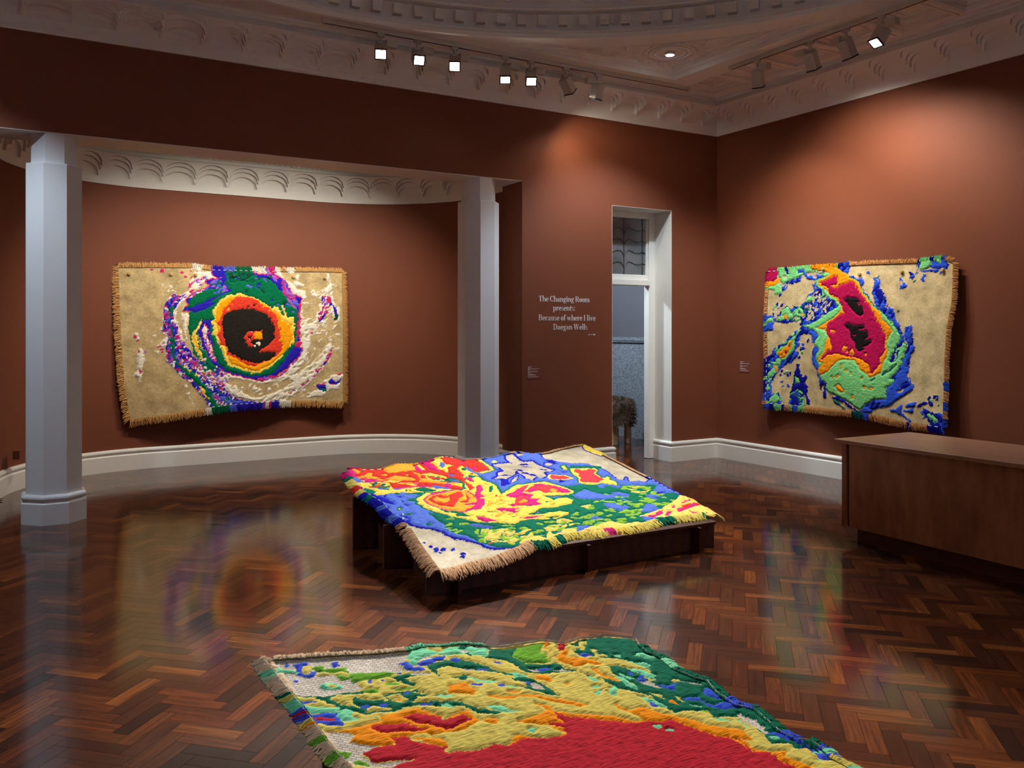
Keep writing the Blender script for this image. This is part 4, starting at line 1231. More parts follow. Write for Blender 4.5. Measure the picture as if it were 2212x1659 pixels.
PL = [
 ('P', 'white', "LB 560 620 600 560 590 470 640 425 690 440 770 400 765 330 830 290 800 260 850 240 960 250 1030 290 1010 320 930 310 880 340 820 400 760 450 700 500 660 560 650 640 690 690 700 780 720 830 760 850 790 930 700 1000 640 960 590 960 570 900 590 850 530 840 545 790 590 760 540 700 570 660"),
 ('P', 'white', "LB 800 180 885 180 885 225 860 240 800 235"), ('P', 'white', "LB 1290 190 1400 190 1400 240 1440 285 1380 275 1340 260 1290 245"),
 ('P', 'white', "LB 1470 195 1500 200 1510 260 1590 380 1620 390 1700 400 1720 450 1640 500 1580 440 1540 360 1480 290 1440 280"),
 ('P', 'white', "LB 1555 200 1620 205 1620 240 1600 265 1570 250"), ('P', 'white', "LB 1640 260 1660 280 1640 320 1615 300"), ('P', 'white', "LB 1610 320 1700 350 1680 370 1620 350"),
 ('P', 'white', "L2 1760 230 1830 270 1865 400 1870 560 1900 700 1930 830 2000 850 2005 1000 1990 1090 1910 1150 1880 1110 1900 1050 1870 930 1830 980 1740 1000 1700 1060 1760 1090 1780 1140 1750 1210 1700 1210 1690 1130 1640 1190 1600 1260 1560 1340 1460 1380 1440 1480 1400 1560 1430 1639 1330 1639 1300 1400 1310 1240 1440 1190 1520 1140 1590 1060 1590 940 1680 890 1640 820 1690 760 1680 690 1600 680 1540 640 1470 570 1540 540 1620 620 1700 600 1740 510 1800 480 1810 400 1790 300"),
 ('P', 'white', "L2 1090 380 1180 420 1230 470 1260 540 1380 560 1440 600 1400 680 1320 740 1440 760 1530 800 1460 790 1360 770 1310 800 1340 900 1330 1020 1400 1030 1330 1080 1470 1080 1400 1130 1310 1150 1290 1000 1300 800 1200 640 1120 500 1060 420"),
 ('P', 'white', "LB 1665 510 1680 540 1680 640 1720 660 1790 650 1740 760 1740 830 1720 900 1700 960 1640 1040 1560 1080 1460 1120 1350 1135 1200 1110 1080 1090 1020 1060 1030 1030 1150 1075 1330 1120 1480 1080 1580 1000 1640 900 1640 840 1670 830 1650 760"),
 ('P', 'white', "LB 1890 800 1905 840 1860 960 1830 1030 1750 1110 1650 1200 1560 1260 1480 1290 1390 1330 1350 1290 1200 1260 1100 1230 1050 1190 1030 1120 1080 1140 1130 1160 1200 1215 1280 1250 1400 1220 1520 1180 1600 1120 1560 1100 1480 1140 1430 1160 1450 1130 1560 1080 1650 1050 1740 980 1800 930 1850 860"),
 ('P', 'white', "LB 1480 1270 1600 1270 1600 1335 1480 1335"),
 ('P', 'white', "L4 1420 1330 1480 1210 1560 1180 1640 1090 1700 1000 1760 990 1840 900 1930 890 2060 880 2080 920 1990 1020 1960 1180 1840 1150 1760 1200 1660 1290 1600 1270 1520 1300"),
 ('P', 'white', "LB 375 850 400 870 415 960 395 1010 400 1060 380 1140 360 1080 320 1075 350 1040 350 980 355 900"), ('P', 'white', "LB 340 730 370 740 375 790 345 780"),
 ('D', 'white', 'LB', [(490,755,15,10),(475,800,9,9),(630,365,12,12),(560,350,8,8),(610,400,14,10),(530,830,15,14),(512,885,15,8),(740,1160,16,14),(755,1215,16,12),(770,1250,9,12),(790,1285,8,12),(600,1105,7,7),(1110,1160,24,10),(1290,1175,24,14),(1220,1170,14,8),(1400,1180,18,14),(1890,790,14,10),(1950,750,22,8),(1690,1190,14,12),(1445,1100,12,14),(640,395,8,6),(660,400,8,6)]),
 ('S', ['mat'], "LB 1650 500 1960 250 1970 640 1900 850 1700 1250 1300 1290 1060 1160 1300 1100 1600 1040", 120, .030, .007, .65, True, ['white']),
 ('S', ['white'], "LB 1660 500 1960 300 1960 900 1700 1250 1300 1260 1100 1130 1400 1140 1640 1050", 46, .032, .009, .65, True, ['mat']),
 ('P', 'blue', "LB 960 170 1050 180 1060 240 1280 240 1330 275 1400 270 1450 270 1500 290 1560 350 1590 430 1670 455 1660 510 1650 640 1655 760 1640 850 1670 860 1660 910 1600 970 1510 1040 1420 1090 1330 1105 1200 1085 1060 1040 1000 1000 960 930 940 850 920 800 890 720 850 650 860 600 800 590 750 555 700 560 760 520 750 470 800 430 850 400 940 360 900 320 940 300 1020 310 960 260", [('pink', .014)]),
 ('P', 'blue', band),
 ('P', 'white', "LB 660 560 690 560 740 590 770 600 740 690 750 760 730 800 690 770 685 690 650 650"),
 ('P', 'mat', "LB 690 520 740 530 710 580 740 620 735 700 740 790 710 770 700 690 660 620"),
 ('P', 'white', "LB 710 590 760 580 745 680 750 790 725 720 720 650"),
 ('P', 'blue', "LB 830 610 920 600 960 650 940 760 960 860 1000 960 1040 1030 980 1010 930 950 890 880 860 800 840 740"),
 ('P', 'green', "LB 1060 245 1280 240 1310 285 1390 295 1450 330 1500 400 1570 460 1620 520 1640 560 1640 780 1600 860 1560 930 1480 1020 1400 1070 1250 1075 1100 1050 1010 990 960 900 950 800 940 720 950 620 900 630 850 640 800 700 780 760 760 700 770 620 770 560 830 550 900 520 960 470 1000 440 1080 410 1110 400 1080 350 1080 300"),
 ('P', 'green', "LB 770 480 830 430 900 395 1000 380 990 440 900 480 820 520 750 550"),
 ('P', 'green', "LB 770 650 850 640 840 760 860 850 900 900 950 980 1000 1040 950 1030 890 980 850 950 800 900 775 800"),
 ('P', 'green', "LB 610 530 650 510 640 570 620 640 640 740 660 800 640 880 680 960 740 1010 800 1060 860 1120 950 1240 1010 1330 950 1340 900 1250 830 1150 760 1070 680 1000 640 930 610 830 620 720"),
 ('P', 'green', "LB 820 960 900 990 980 1060 940 1090 860 1040 800 990"),
 ('P', 'green', "LB 940 1300 1080 1300 1085 1370 940 1380"), ('P', 'green', "LB 1140 185 1282 185 1285 250 1140 250"), ('P', 'peri', "LB 1050 185 1140 185 1140 245 1070 245"),
 ('P', 'blue', "LB 790 560 870 530 960 480 975 505 890 550 800 575"), ('P', 'blue', "LB 970 400 1060 370 1110 390 1060 420 1000 430"),
 ('S', ['peri', 'green', 'purple'], "LB 930 300 1090 280 1100 390 960 450 900 380", 34, .030, .012, .6, True, ['blue']),
 ('S', ['purple', 'pink', 'peri', 'purple'], "LB 1420 270 1520 280 1600 420 1660 470 1650 560 1590 520 1500 380", 26, .045, .016, -.9, True, ['blue', 'green']),
 ('S', ['blue', 'peri', 'dkgreen'], "LB 1100 270 1400 300 1560 480 1620 560 1560 600 1400 460 1150 390", 16, .030, .012, -.5, True, ['green']),
 ('S', ['dkgreen'], "LB 1080 250 1300 250 1400 330 1300 360 1100 330", 26, .06, .008, 0.1, True, ['green']),
 ('S', ['pink', 'purple', 'white', 'pink', 'white', 'peri'], "LB 770 330 900 280 960 340 900 400 800 450 640 480 620 430 760 420", 60, .026, .013, .5, True, ['white', 'blue']),
 ('S', ['white', 'pink', 'purple', 'peri', 'white', 'pink'], band, 330, .020, .011, .9, True, ['blue']),
 ('S', ['pink', 'blue', 'purple', 'white'], band, 120, .018, .009, .3, True, None),
 ('S', ['pink', 'blue', 'pink', 'dkgreen'], "LB 540 600 620 560 640 900 600 960 540 860", 46, .018, .008, .2, True, ['white', 'blue', 'green']),
 ('S', ['white', 'pink', 'purple', 'white'], "LB 780 940 900 1000 1010 1090 1090 1060 1060 1150 1010 1200 900 1100 800 1010", 110, .020, .011, -.7, True, None),
 ('S', ['blue', 'peri', 'green'], "LB 960 1100 1010 1190 1100 1260 1350 1290 1340 1330 1080 1310 1000 1250", 90, .030, .012, -.3, True, None),
 ('P', 'green', "LB 780 1030 860 1110 960 1250 1010 1340 950 1340 900 1250 830 1150 740 1060 700 1000"),
 ('P', 'white', "LB 890 665 915 700 910 760 940 830 960 900 975 960 940 920 920 870 890 790 872 740", [('pink', .012)]),
 ('S', ['pink', 'purple', 'blue'], "LB 870 660 920 680 990 970 940 950 870 760", 26, .018, .009, 1.0, True, None),
 ('P', 'yellow', "LB 868 625 875 650 850 690 825 740 835 800 855 880 870 930 885 970 850 930 820 880 790 800 790 740 820 700"), ('P', 'orange', "LB 798 750 815 760 830 810 850 890 825 870 805 810"),
 ('P', 'yellow', "LB 840 1160 880 1180 900 1220 935 1270 900 1240 870 1210 850 1190"), ('D', 'yellow', 'LB', [(735,995,9,12),(768,1035,9,14),(820,1070,18,8),(720,950,10,10),(690,870,8,12),(695,915,7,8)]),
 ('P', 'yellow', "L2 -180 760 0 650 120 620 250 590 320 620 420 660 520 690 700 790 820 870 860 820 960 900 1010 1010 1040 960 960 820 1000 800 1080 970 1090 1040 1200 1020 1210 1200 1190 1340 1220 1400 1180 1500 1120 1560 1000 1639 L4 1020 560 850 690 720 800 560 860 420 860 200 800 0 730 L1 2010 1640 1880 1400 1890 1250 1840 1180 1920 1130 1880 1020 1960 880 2080 740"),
 ('P', 'orange', "L2 -100 760 0 690 140 660 260 640 420 680 560 730 720 820 830 900 920 960 1000 1080 1140 1180 1180 1300 1170 1420 1120 1540 L4 1060 480 900 620 740 740 560 820 400 820 200 760 40 700 L1 2100 1639 1960 1450 1960 1250 1900 1180 1960 1060 1960 960 2060 820"),
 ('P', 'red', "L2 20 800 100 720 160 660 300 650 420 680 560 730 640 800 780 880 850 940 920 1060 930 1200 980 1220 950 1300 960 1380 930 1450 1010 1440 1000 1560 960 1639 L4 1000 430 900 560 700 660 560 710 440 760 300 700 160 620 60 560 0 540 L1 2150 1639 2000 1600 1960 1400 2040 1300 1960 1220 2040 1100 2060 980"),
 ('P', 'black', "L2 -30 980 100 900 240 880 380 860 480 880 560 920 700 960 790 1060 840 1180 860 1300 860 1380 800 1460 700 1540 600 1580 560 1620 640 1639 L4 700 480 900 500 840 580 700 650 560 690 400 680 240 630 140 550 40 500 0 400 L1 2130 1600 2060 1400 2080 1300 2040 1200 2100 1050 2200 1000"),
 ('P', 'red', "L4 310 230 370 130 440 160 480 130 640 100 630 260 600 280 470 270 400 330 470 380 440 400 380 390 330 330"),
 ('P', 'black', "L4 360 220 430 190 420 260 380 290"), ('P', 'orange', "L4 470 190 520 130 600 120 630 180 620 260 560 280 480 250"),
 ('D', 'white', 'L4', [(555, 345, 32, 32), (490, 382, 14, 14), (440, 140, 18, 16), (380, 258, 16, 16)]),
 ('D', 'black', 'L2', [(280,880,22,20),(500,825,28,18),(380,840,18,16)]), ('D', 'orange', 'L2', [(660,825,24,22),(770,900,22,20),(95,785,18,22),(30,880,24,30)]),
 ('P', 'pink', "L2 1290 780 1330 790 1310 960 1320 1000 1290 1140 1300 1300 1260 1430 1250 1300 1280 1000"),
 ('P', 'pink', "L4 1240 300 1340 320 1330 400 1200 400"), ('S', ['pink', 'purple', 'pink'], "L4 500 960 800 900 1000 830 1150 720 1230 590 1330 420 1380 460 1250 640 1120 800 950 930 600 1020", 40, .028, .012, .4, True, None),
 ('P', 'blue', "L4 1110 470 1330 440 1300 540 1180 560 1050 640 1100 560"), ('P', 'blue', "L4 960 700 1080 660 1060 760 950 780"),
 ('S', ['pink', 'blue', 'purple'], "L2 1680 640 1850 660 1880 830 1780 960 1680 1100 1600 1100 1620 960 1700 900", 26, .040, .016, 1.0, True, None),
 ('P', 'blue', "L2 1880 820 1920 830 1970 980 1960 1040 1900 1090 1920 1000 1910 920"), ('P', 'dkgreen', "L2 1910 980 1970 970 1960 1050 1890 1090"),
 ('S', ['pink', 'blue', 'pink', 'purple'], "L4 1000 1320 1350 1050 1550 900 1620 790 1700 700 1750 580 1850 420 1850 540 1720 740 1600 900 1400 1060 1250 1180 1050 1320", 24, .028, .013, .8, True, None),
 ('P', 'blue', "L4 1580 1060 1640 1040 1720 1080 1760 1190 1680 1180 1600 1130"), ('P', 'green', "L4 1650 1110 1720 1150 1760 1190 1670 1180"), ('P', 'blue', "L4 1780 1000 1830 960 1920 1020 2000 960 1990 1020 1900 1080 1800 1060"), ('D', 'pink', 'L4', [(1985,880,40,26),(1840,1060,40,14),(1670,1060,50,12),(1500,160,28,16),(1600,820,34,24)]),
 ('D', 'pink', 'L1', [(805,252,26,22),(995,288,34,30),(1355,318,40,26),(1505,290,20,18),(1420,395,26,16),(1515,405,20,28),(1575,425,16,18),(515,1440,22,30),(560,1520,18,14)]), ('D', 'pink', 'L3', [(590,590,40,34),(580,240,24,26),(940,145,36,16),(990,190,26,18),(985,238,30,12),(1045,310,18,18)]), ('D', 'purple', 'L3', [(675,245,22,22)]),
 ('P', 'purple', "LB 1380 180 1412 180 1420 265 1400 280"), ('P', 'pink', "LB 1412 180 1462 180 1462 260 1430 265"), ('P', 'purple', "LB 945 170 965 170 960 240 945 240"),
 ('P', 'peri', "LB 1080 1300 1140 1300 1140 1360 1085 1365"), ('P', 'blue', "LB 1140 1290 1350 1280 1350 1345 1140 1360"), ('P', 'blue', "LB 1420 1275 1485 1270 1485 1335 1420 1335"),
]
FT = lambda *xs: [(c, (x-205)/1795) for c, x in xs]
EDL = [("LB 205 205 500 205 800 208 960 230 1280 235 1500 240 1750 240 2000 245", .062, FT(('tan',800),('white',880),('tan',945),('purple',965),('blue',1050),('peri',1140),('green',1280),('white',1380),('purple',1410),('pink',1460),('white',1500),('tan',1555),('white',1620),('tan',2010)), .0042),
       ("LB 2000 245 1998 700 1988 1100 1985 1280", .058, [('tan', 1)], .0042),
       ("LB 300 1430 600 1385 890 1335 1120 1305 1350 1285 1600 1275 1985 1280", .060, [(c, (x-300)/1685) for c, x in (('tan',890),('white',940),('green',1080),('peri',1140),('blue',1350),('purple',1370),('white',1400),('pink',1420),('blue',1485),('white',1590),('tan',2000))], .0042),
       ("LB 205 205 212 500 225 800 250 1150 300 1430", .062, [('tan', 1)], .0042)]
def wave_l(u, v, u0, u1, v0, v1):
    a = np.clip((v-v0)/(v1-v0), 0, 1)
    return -.05*a+.045*(1-a)*(1+.9*np.sin(3.4*u+.4))+.02*np.sin(7*u+2)*(1-a)
pinsL = [trace('L1 %d %d' % p)[0]+(.019,) for p in ((410,335),(1155,345),(1590,355))]+[trace('L2 %d %d' % p)[0]+(.019,) for p in ((1195,310),(1750,325))]+[trace('L2 %d %d' % p)[0]+(.019,'pin_green') for p in ((135,285),(765,305))]
WL = {'peri': 'periwinkle', 'dkgreen': 'dark green'}
rug('hanging_rug', 'hanging straw rug with a black and red spiral storm eye on the alcove wall', Plane((0, 10.37, 0), (1, 0, 0), (0, 0, 1)), .0062,
    "LB 195 195 500 193 800 196 960 215 1280 222 1500 228 1750 228 2012 235 2008 700 2000 1100 1997 1292 1600 1288 1350 1298 1120 1318 890 1350 600 1400 292 1445 238 1150 212 800 200 500",
    'mat', PL, PAL_L, MAT_L, .55, wave_l, (500, 740), EDL, pinsL,
    [("LB 960 232 1280 238 1500 243", .003, 'dash'), ("LB 940 1322 1120 1300 1350 1284 1490 1278", .003, 'dash')], .012, .016, seed=1, words=WL, grav=(0, 0, -.25))

# ---------------------------------------------------------------- hanging rug on the right wall
MAT_R = matweave('pandan', rgb(228, 206, 156), rgb(206, 180, 128), 70, .0, .5)
PAL_R = {'mat': (200, 174, 122), 'tan': (206, 146, 88), 'black': (24, 20, 18), 'magenta': (176, 14, 74), 'orange': (244, 146, 14), 'mint': (124, 204, 122), 'teal': (18, 84, 82), 'navy': (10, 18, 138), 'blue': (44, 82, 206)}
PR = [
 ('P', 'blue', "RB 780 150 880 150 885 210 870 280 910 285 950 310 980 300 1010 330 990 390 1040 440 1060 480 1110 540 1080 420 1100 300 1140 330 1150 420 1190 460 1215 530 1260 560 1280 640 1310 700 1330 780 1350 700 1400 690 1410 780 1420 860 1390 930 1390 1010 1370 1100 1430 1190 1390 1240 1300 1300 1230 1350 1150 1370 1090 1400 1060 1400 1030 1390 960 1330 850 1290 800 1280 760 1230 720 1210 715 1280 690 1270 690 1190 650 1150 640 1060 600 1010 590 900 610 850 580 780 560 760 490 690 530 640 620 590 700 560 760 520 690 470 640 420 600 380 580 350 620 320 640 280 700 260"),
 ('S', ['navy'], "RB 780 150 885 150 1110 300 1260 560 1420 700 1430 1190 1090 1400 960 1330 640 1280 590 900 490 690 640 420", 190, .045, .018, .9, True, ['blue']),
 ('S', ['mat'], "RB 990 300 1110 310 1190 460 1215 560 1150 520 1040 440", 14, .016, .010, 1.2, True, None),
 ('P', 'mat', "RB 1010 380 1060 400 1090 500 1050 460"), ('P', 'mat', "RB 1340 740 1355 760 1370 850 1345 900"),
 # left-hand islands
 ('P', 'navy', "RB 330 560 370 530 400 560 480 520 540 470 590 440 640 380 680 400 740 470 760 520 690 570 620 600 560 650 490 690 440 660 370 680 300 660 250 650 300 620"),
 ('S', ['blue', 'mint', 'mat', 'blue', 'mint', 'mat', 'teal'], "RB 330 560 480 520 600 430 640 380 740 470 760 540 620 600 490 690 420 660 260 650", 120, .030, .016, .8, True, ['navy']),
 ('P', 'mint', "RB 335 560 380 540 400 580 430 610 420 630 360 640 320 650 290 640 330 610", [('teal', .010)]), ('P', 'orange', "RB 340 610 360 600 390 630 360 640"),
 ('P', 'mint', "RB 430 580 460 550 500 560 520 600 500 620 430 610", [('teal', .010)]), ('D', 'teal', 'RB', [(468,583,12,12)]), ('D', 'orange', 'RB', [(495,600,16,8)]),
 ('P', 'mint', "RB 515 500 540 460 580 455 590 480 560 500 540 505", [('teal', .008)]),
 ('P', 'blue', "RB 185 615 270 605 280 640 265 700 280 730 190 735"), ('P', 'mint', "RB 185 655 265 620 270 660 190 680"),
 ('P', 'navy', "RB 185 950 250 930 280 870 350 830 400 780 470 730 500 690 560 760 500 760 470 830 440 900 480 910 430 970 350 1020 300 1070 260 1160 270 1230 240 1360 215 1330 195 1150"),
 ('S', ['blue', 'blue', 'mint'], "RB 185 950 400 780 500 690 560 760 440 900 350 1020 270 1200 240 1360 200 1200", 70, .035, .016, .8, True, ['navy']),
 ('P', 'mint', "RB 285 915 330 870 370 850 400 810 450 770 480 740 440 800 445 850 420 910 370 970 330 980 320 940", [('teal', .010)]), ('P', 'orange', "RB 300 920 350 880 400 820 435 810 410 880 360 950 325 965 320 935"), ('D', 'magenta', 'RB', [(395,862,9,16),(365,915,10,10),(338,930,7,7)]),
 ('P', 'mint', "RB 240 980 330 985 320 1010 300 1060 270 1100 220 1130 190 1110 230 1070 270 1040 275 1000"), ('P', 'orange', "RB 278 1020 300 1010 300 1060 285 1070"),
 ('P', 'blue', "RB 440 900 480 920 450 960 400 980 430 930"), ('D', 'blue', 'RB', [(470,850,10,22),(510,845,14,14),(500,870,16,8),(335,1145,18,10),(345,1180,10,6),(385,1180,16,14)]),
 ('P', 'navy', "RB 440 1060 460 1000 480 1000 480 1060 500 1110 540 1090 550 1110 520 1160 550 1190 545 1260 575 1300 570 1340 540 1330 530 1270 520 1240 500 1340 450 1360 400 1340 400 1240 420 1180 430 1100"),
 ('P', 'mint', "RB 440 1100 470 1120 480 1160 440 1160", [('teal', .01)]), ('P', 'mint', "RB 400 1250 460 1210 500 1230 520 1290 530 1340 500 1370 480 1330 470 1280", [('teal', .008)]),
 ('S', ['navy', 'teal', 'blue'], "RB 400 1230 500 1200 540 1300 500 1360 440 1300", 26, .022, .012, .2, True, ['mint']),
 ('P', 'navy', "RB 220 1290 250 1250 300 1230 330 1250 350 1290 330 1370 230 1380 205 1340"), ('P', 'mint', "RB 265 1270 310 1250 330 1290 300 1340 340 1360 300 1385 270 1385 300 1330 260 1300"), ('S', ['blue', 'mint', 'blue'], "RB 205 1150 260 1130 360 1250 420 1290 400 1370 220 1380", 40, .028, .015, .8, True, ['navy']),
 ('S', ['blue', 'navy', 'mint', 'navy'], "RB 230 420 340 330 420 420 600 440 640 560 560 700 640 780 620 960 440 1000 420 1120 300 1100 420 820 440 700 300 640 240 600", 34, .026, .013, .8, True, ['mat']),
 # body
 ('P', 'mint', "RB 290 185 560 170 570 240 680 265 770 230 830 260 900 300 960 330 980 380 1030 450 1090 530 1140 560 1200 620 1250 680 1290 730 1310 790 1290 860 1270 950 1330 830 1355 840 1340 950 1300 1050 1230 1130 1280 1130 1220 1200 1220 1290 1130 1290 1060 1330 1030 1380 960 1330 850 1270 760 1240 700 1180 660 1100 650 1000 620 960 650 880 600 840 640 780 600 730 500 690 560 680 640 640 700 590 760 560 800 530 760 490 690 460 660 400 600 360 600 320 680 290 640 260 560 250 480 280 440 330 340 345 300 310", [('teal', .010)]),
 ('P', 'blue', "R1 650 240 740 270 790 420 860 480 1000 430 1110 440 1040 510 960 550 880 540 780 470 740 400 680 420 670 300"), ('P', 'mat', "R1 930 460 990 450 1000 500 960 520"), ('P', 'navy', "RB 350 180 375 180 378 270 360 270"), ('P', 'mat', "R1 400 460 460 450 470 500 420 520"),
 ('P', 'mat', "RB 370 360 440 340 470 290 520 300 570 340 590 380 580 430 540 470 500 500 440 540 410 520 400 460"),
 ('S', ['navy', 'blue'], "RB 320 380 360 330 450 300 480 280 480 330 370 370 330 440", 22, .030, .014, .8, True, None),
 ('P', 'blue', "R1 900 590 960 600 980 700 960 790 860 830 800 880 840 800 950 750 940 660"),
 ('P', 'navy', "R1 980 690 1090 690 1100 800 1060 900 1160 880 1300 880 1350 920 1300 1000 1290 1040 1200 1160 1120 1080 1140 1000 1040 960 960 940 980 800"), ('S', ['mat', 'blue', 'mat'], "R1 960 690 1300 880 1280 1060 1050 1250 880 1250 850 1000", 44, .022, .012, .9, True, None),
 ('P', 'orange', "RB 560 175 775 165 775 210 830 250 900 300 960 340 990 400 1040 480 1090 540 1130 570 1170 640 1220 690 1250 740 1210 790 1200 850 1210 930 1180 1000 1170 1080 1080 1110 1060 1080 1000 1050 960 980 870 960 800 1000 760 1050 700 1080 660 1100 650 1040 700 1000 640 980 680 920 700 840 720 780 690 720 610 710 680 680 730 650 790 600 830 560 810 500 730 450 690 400 620 360 620 330 700 290 720 260 640 240 580 240"),
 ('P', 'magenta', "RB 630 340 700 320 750 290 790 290 790 350 770 370 830 360 900 330 930 350 960 400 1000 450 1060 530 1090 580 1120 650 1150 700 1190 760 1190 830 1180 920 1150 950 1160 1000 1130 1040 1110 1090 1080 1070 1080 1010 1030 980 990 960 900 940 820 920 740 930 680 970 680 940 760 880 740 800 700 730 720 670 790 620 850 590 830 540 790 470 720 430 700 380 650 360"),
 ('P', 'orange', "R1 1260 650 1330 620 1420 640 1440 660 1340 680"), ('P', 'orange', "R1 1290 1440 1340 1440 1390 1470 1370 1500 1310 1480"), ('P', 'orange', "R3 1530 180 1580 120 1630 150 1590 240"), ('P', 'orange', "R3 1680 250 1720 180 1760 240 1740 310 1690 300"), ('D', 'orange', 'R3', [(1635,250,16,20),(1950,300,18,20)]),
 ('P', 'black', "RB 830 480 880 455 960 470 990 500 960 510 1000 540 1020 570 1010 605 975 620 940 580 900 550 870 500"), ('D', 'magenta', 'RB', [(970,510,14,14)]), ('D', 'black', 'RB', [(967,508,6,8)]),
 ('P', 'black', "RB 855 690 880 670 950 690 1020 680 1020 710 970 720 1000 730 1050 740 1050 780 1030 800 1085 810 1080 840 1020 860 1040 880 1000 900 970 890 950 830 910 780 900 730 870 710"), ('D', 'magenta', 'RB', [(945,768,18,5),(985,720,14,8)]),
 ('P', 'mint', "RB 810 1000 870 975 940 1000 1000 1030 1010 1060 960 1070 980 1090 1060 1110 1090 1110 1160 1090 1190 1020 1240 900 1290 950 1230 1060 1140 1130 1220 1150 1200 1260 1100 1270 1030 1360 920 1280 800 1230 720 1180 670 1110 740 1060 760 1030"),
 ('P', 'orange', "R3 1440 860 1500 820 1560 880 1600 920 1620 980 1540 960 1480 920"), ('D', 'orange', 'R3', [(1480,690,40,16),(1725,640,24,22),(1640,580,20,30),(1775,1040,24,30),(1380,700,16,16),(1550,520,20,60),(1940,720,16,16)]), ('D', 'orange', 'R4', [(240,805,34,22),(350,830,34,24),(30,960,20,26),(190,640,16,16)]),
 ('P', 'teal', "R4 500 570 600 500 700 420 760 380 740 440 640 510 540 590"), ('P', 'teal', "R4 330 670 400 600 400 640 350 690"), ('P', 'navy', "R4 760 20 830 0 800 120 720 340 640 340 640 260 700 130"),
 ('S', ['mint', 'mat'], "R4 760 20 830 0 720 340 640 300", 8, .02, .01, 1.0, True, ['navy']),
 ('P', 'navy', "R3 1110 860 1130 780 1200 770 1260 800 1240 920 1260 1080 1200 1080 1180 960 1130 920"), ('P', 'mat', "R3 1160 850 1220 850 1200 960 1160 960"),
 ('P', 'mat', "R3 1270 1020 1330 990 1380 1040 1480 1000 1440 1080 1320 1100"), ('P', 'navy', "R3 1290 960 1360 1050 1420 1060 1560 1080 1700 1180 1830 1260 1960 1340 1860 1320 1680 1220 1560 1130 1420 1100 1380 1090"), ('P', 'teal', "R3 1400 1110 1500 1130 1560 1200 1640 1260 1580 1270 1500 1200 1430 1180"),
 # corners and edge
 ('P', 'magenta', "RB 150 220 275 190 292 240 285 310 260 330 165 330"), ('P', 'orange', "RB 165 335 260 325 300 300 310 330 300 345 270 370 170 375"), ('P', 'mint', "RB 165 375 270 370 300 340 320 370 320 410 300 440 260 430 265 400 170 395"),
 ('P', 'navy', "RB 780 150 830 150 835 195 790 200"), ('P', 'blue', "RB 830 150 882 150 880 200 835 200"),
 ('P', 'mint', "RB 1455 115 1640 95 1650 180 1570 190 1500 235 1460 240"), ('P', 'navy', "RB 1540 115 1570 110 1590 180 1560 185"), ('P', 'navy', "RB 1440 115 1458 115 1460 210 1445 220"), ('P', 'blue', "RB 1640 90 1670 95 1700 150 1680 200 1650 230 1600 200 1640 170"),
 ('P', 'navy', "R2 1120 180 1140 240 1110 330 1060 340 1120 420 1050 440 1060 480 1010 540 960 500 940 370 1040 440 1090 350 1060 260"), ('P', 'navy', "R2 1310 280 1440 200 1560 280 1640 220 1680 260 1650 350 1500 340 1470 390 1360 400 1240 400 1120 370 1340 350 1440 330 1350 320"), ('S', ['blue'], "R2 940 180 1700 180 1680 400 940 540", 34, .028, .014, .5, True, ['navy']),
 ('P', 'blue', "R2 1160 530 1210 470 1200 410 1260 450 1230 480 1240 570 1180 570"), ('P', 'blue', "R2 750 510 790 510 860 590 910 610 920 660 840 710 780 700 790 640 850 640 830 590"), ('D', 'blue', 'R2', [(210,405,34,30),(1525,400,16,26)]), ('D', 'teal', 'R2', [(375,480,20,18),(1055,560,18,18),(770,1080,20,26)]),
 ('P', 'blue', "R2 290 480 340 480 400 530 430 640 380 610 330 550 300 520"), ('P', 'navy', "R2 370 700 460 680 520 790 480 900 430 1030 400 880 360 780"),
 ('P', 'blue', "R2 880 1510 900 1390 920 1390 930 1500 950 1520 960 1370 1020 1380 1030 1520 1000 1639 900 1639"), ('P', 'blue', "R4 970 130 1040 60 1070 90 1050 150 1000 180"), ('P', 'mat', "R4 790 870 900 810 880 870 800 900"),
 ('P', 'blue', "R4 920 1130 1000 1080 1110 1060 1110 1120 1040 1160 930 1160"), ('P', 'blue', "R4 880 1220 960 1200 1080 1160 1090 1230 1040 1260 900 1240"), ('P', 'navy', "R4 1120 1160 1160 1100 1270 1040 1330 1080 1300 1120 1240 1120 1180 1170"), ('P', 'navy', "R4 1330 960 1390 960 1380 1040 1440 1060 1440 1120 1370 1130 1330 1070"), ('P', 'navy', "R4 1420 940 1450 930 1540 980 1540 1050 1470 1040 1490 990 1430 990"), ('D', 'mint', 'R4', [(1410,1020,34,22),(1500,990,14,16)]), ('D', 'teal', 'R4', [(1540,1120,20,22)]),
 ('P', 'blue', "R4 660 1200 700 1170 780 1190 820 1110 890 1110 870 1200 860 1240 920 1290 1000 1370 1040 1400 1020 1480 960 1390 880 1310 780 1260 690 1230"), ('P', 'blue', "R4 1220 1240 1260 1170 1300 1190 1420 1230 1480 1250 1560 1240 1680 1340 1760 1400 1760 1600 1640 1639 1400 1560 1390 1440 1330 1350 1220 1360 1270 1310"), ('S', ['navy'], "R4 1220 1170 1480 1250 1680 1340 1760 1420 1640 1639 1400 1560 1330 1350", 40, .034, .018, -.7, True, ['blue']), ('P', 'mint', "R4 1320 1290 1370 1250 1480 1310 1540 1410 1490 1440 1400 1360"),
 ('P', 'blue', "R4 1610 720 1750 700 1740 820 1690 850 1640 800"), ('P', 'blue', "R4 1620 1020 1740 1040 1760 1150 1660 1120"), ('P', 'navy', "RB 185 950 225 945 235 1120 195 1120"),
 ('P', 'blue', "RB 205 1300 235 1290 240 1330 300 1345 300 1385 220 1385"),
]
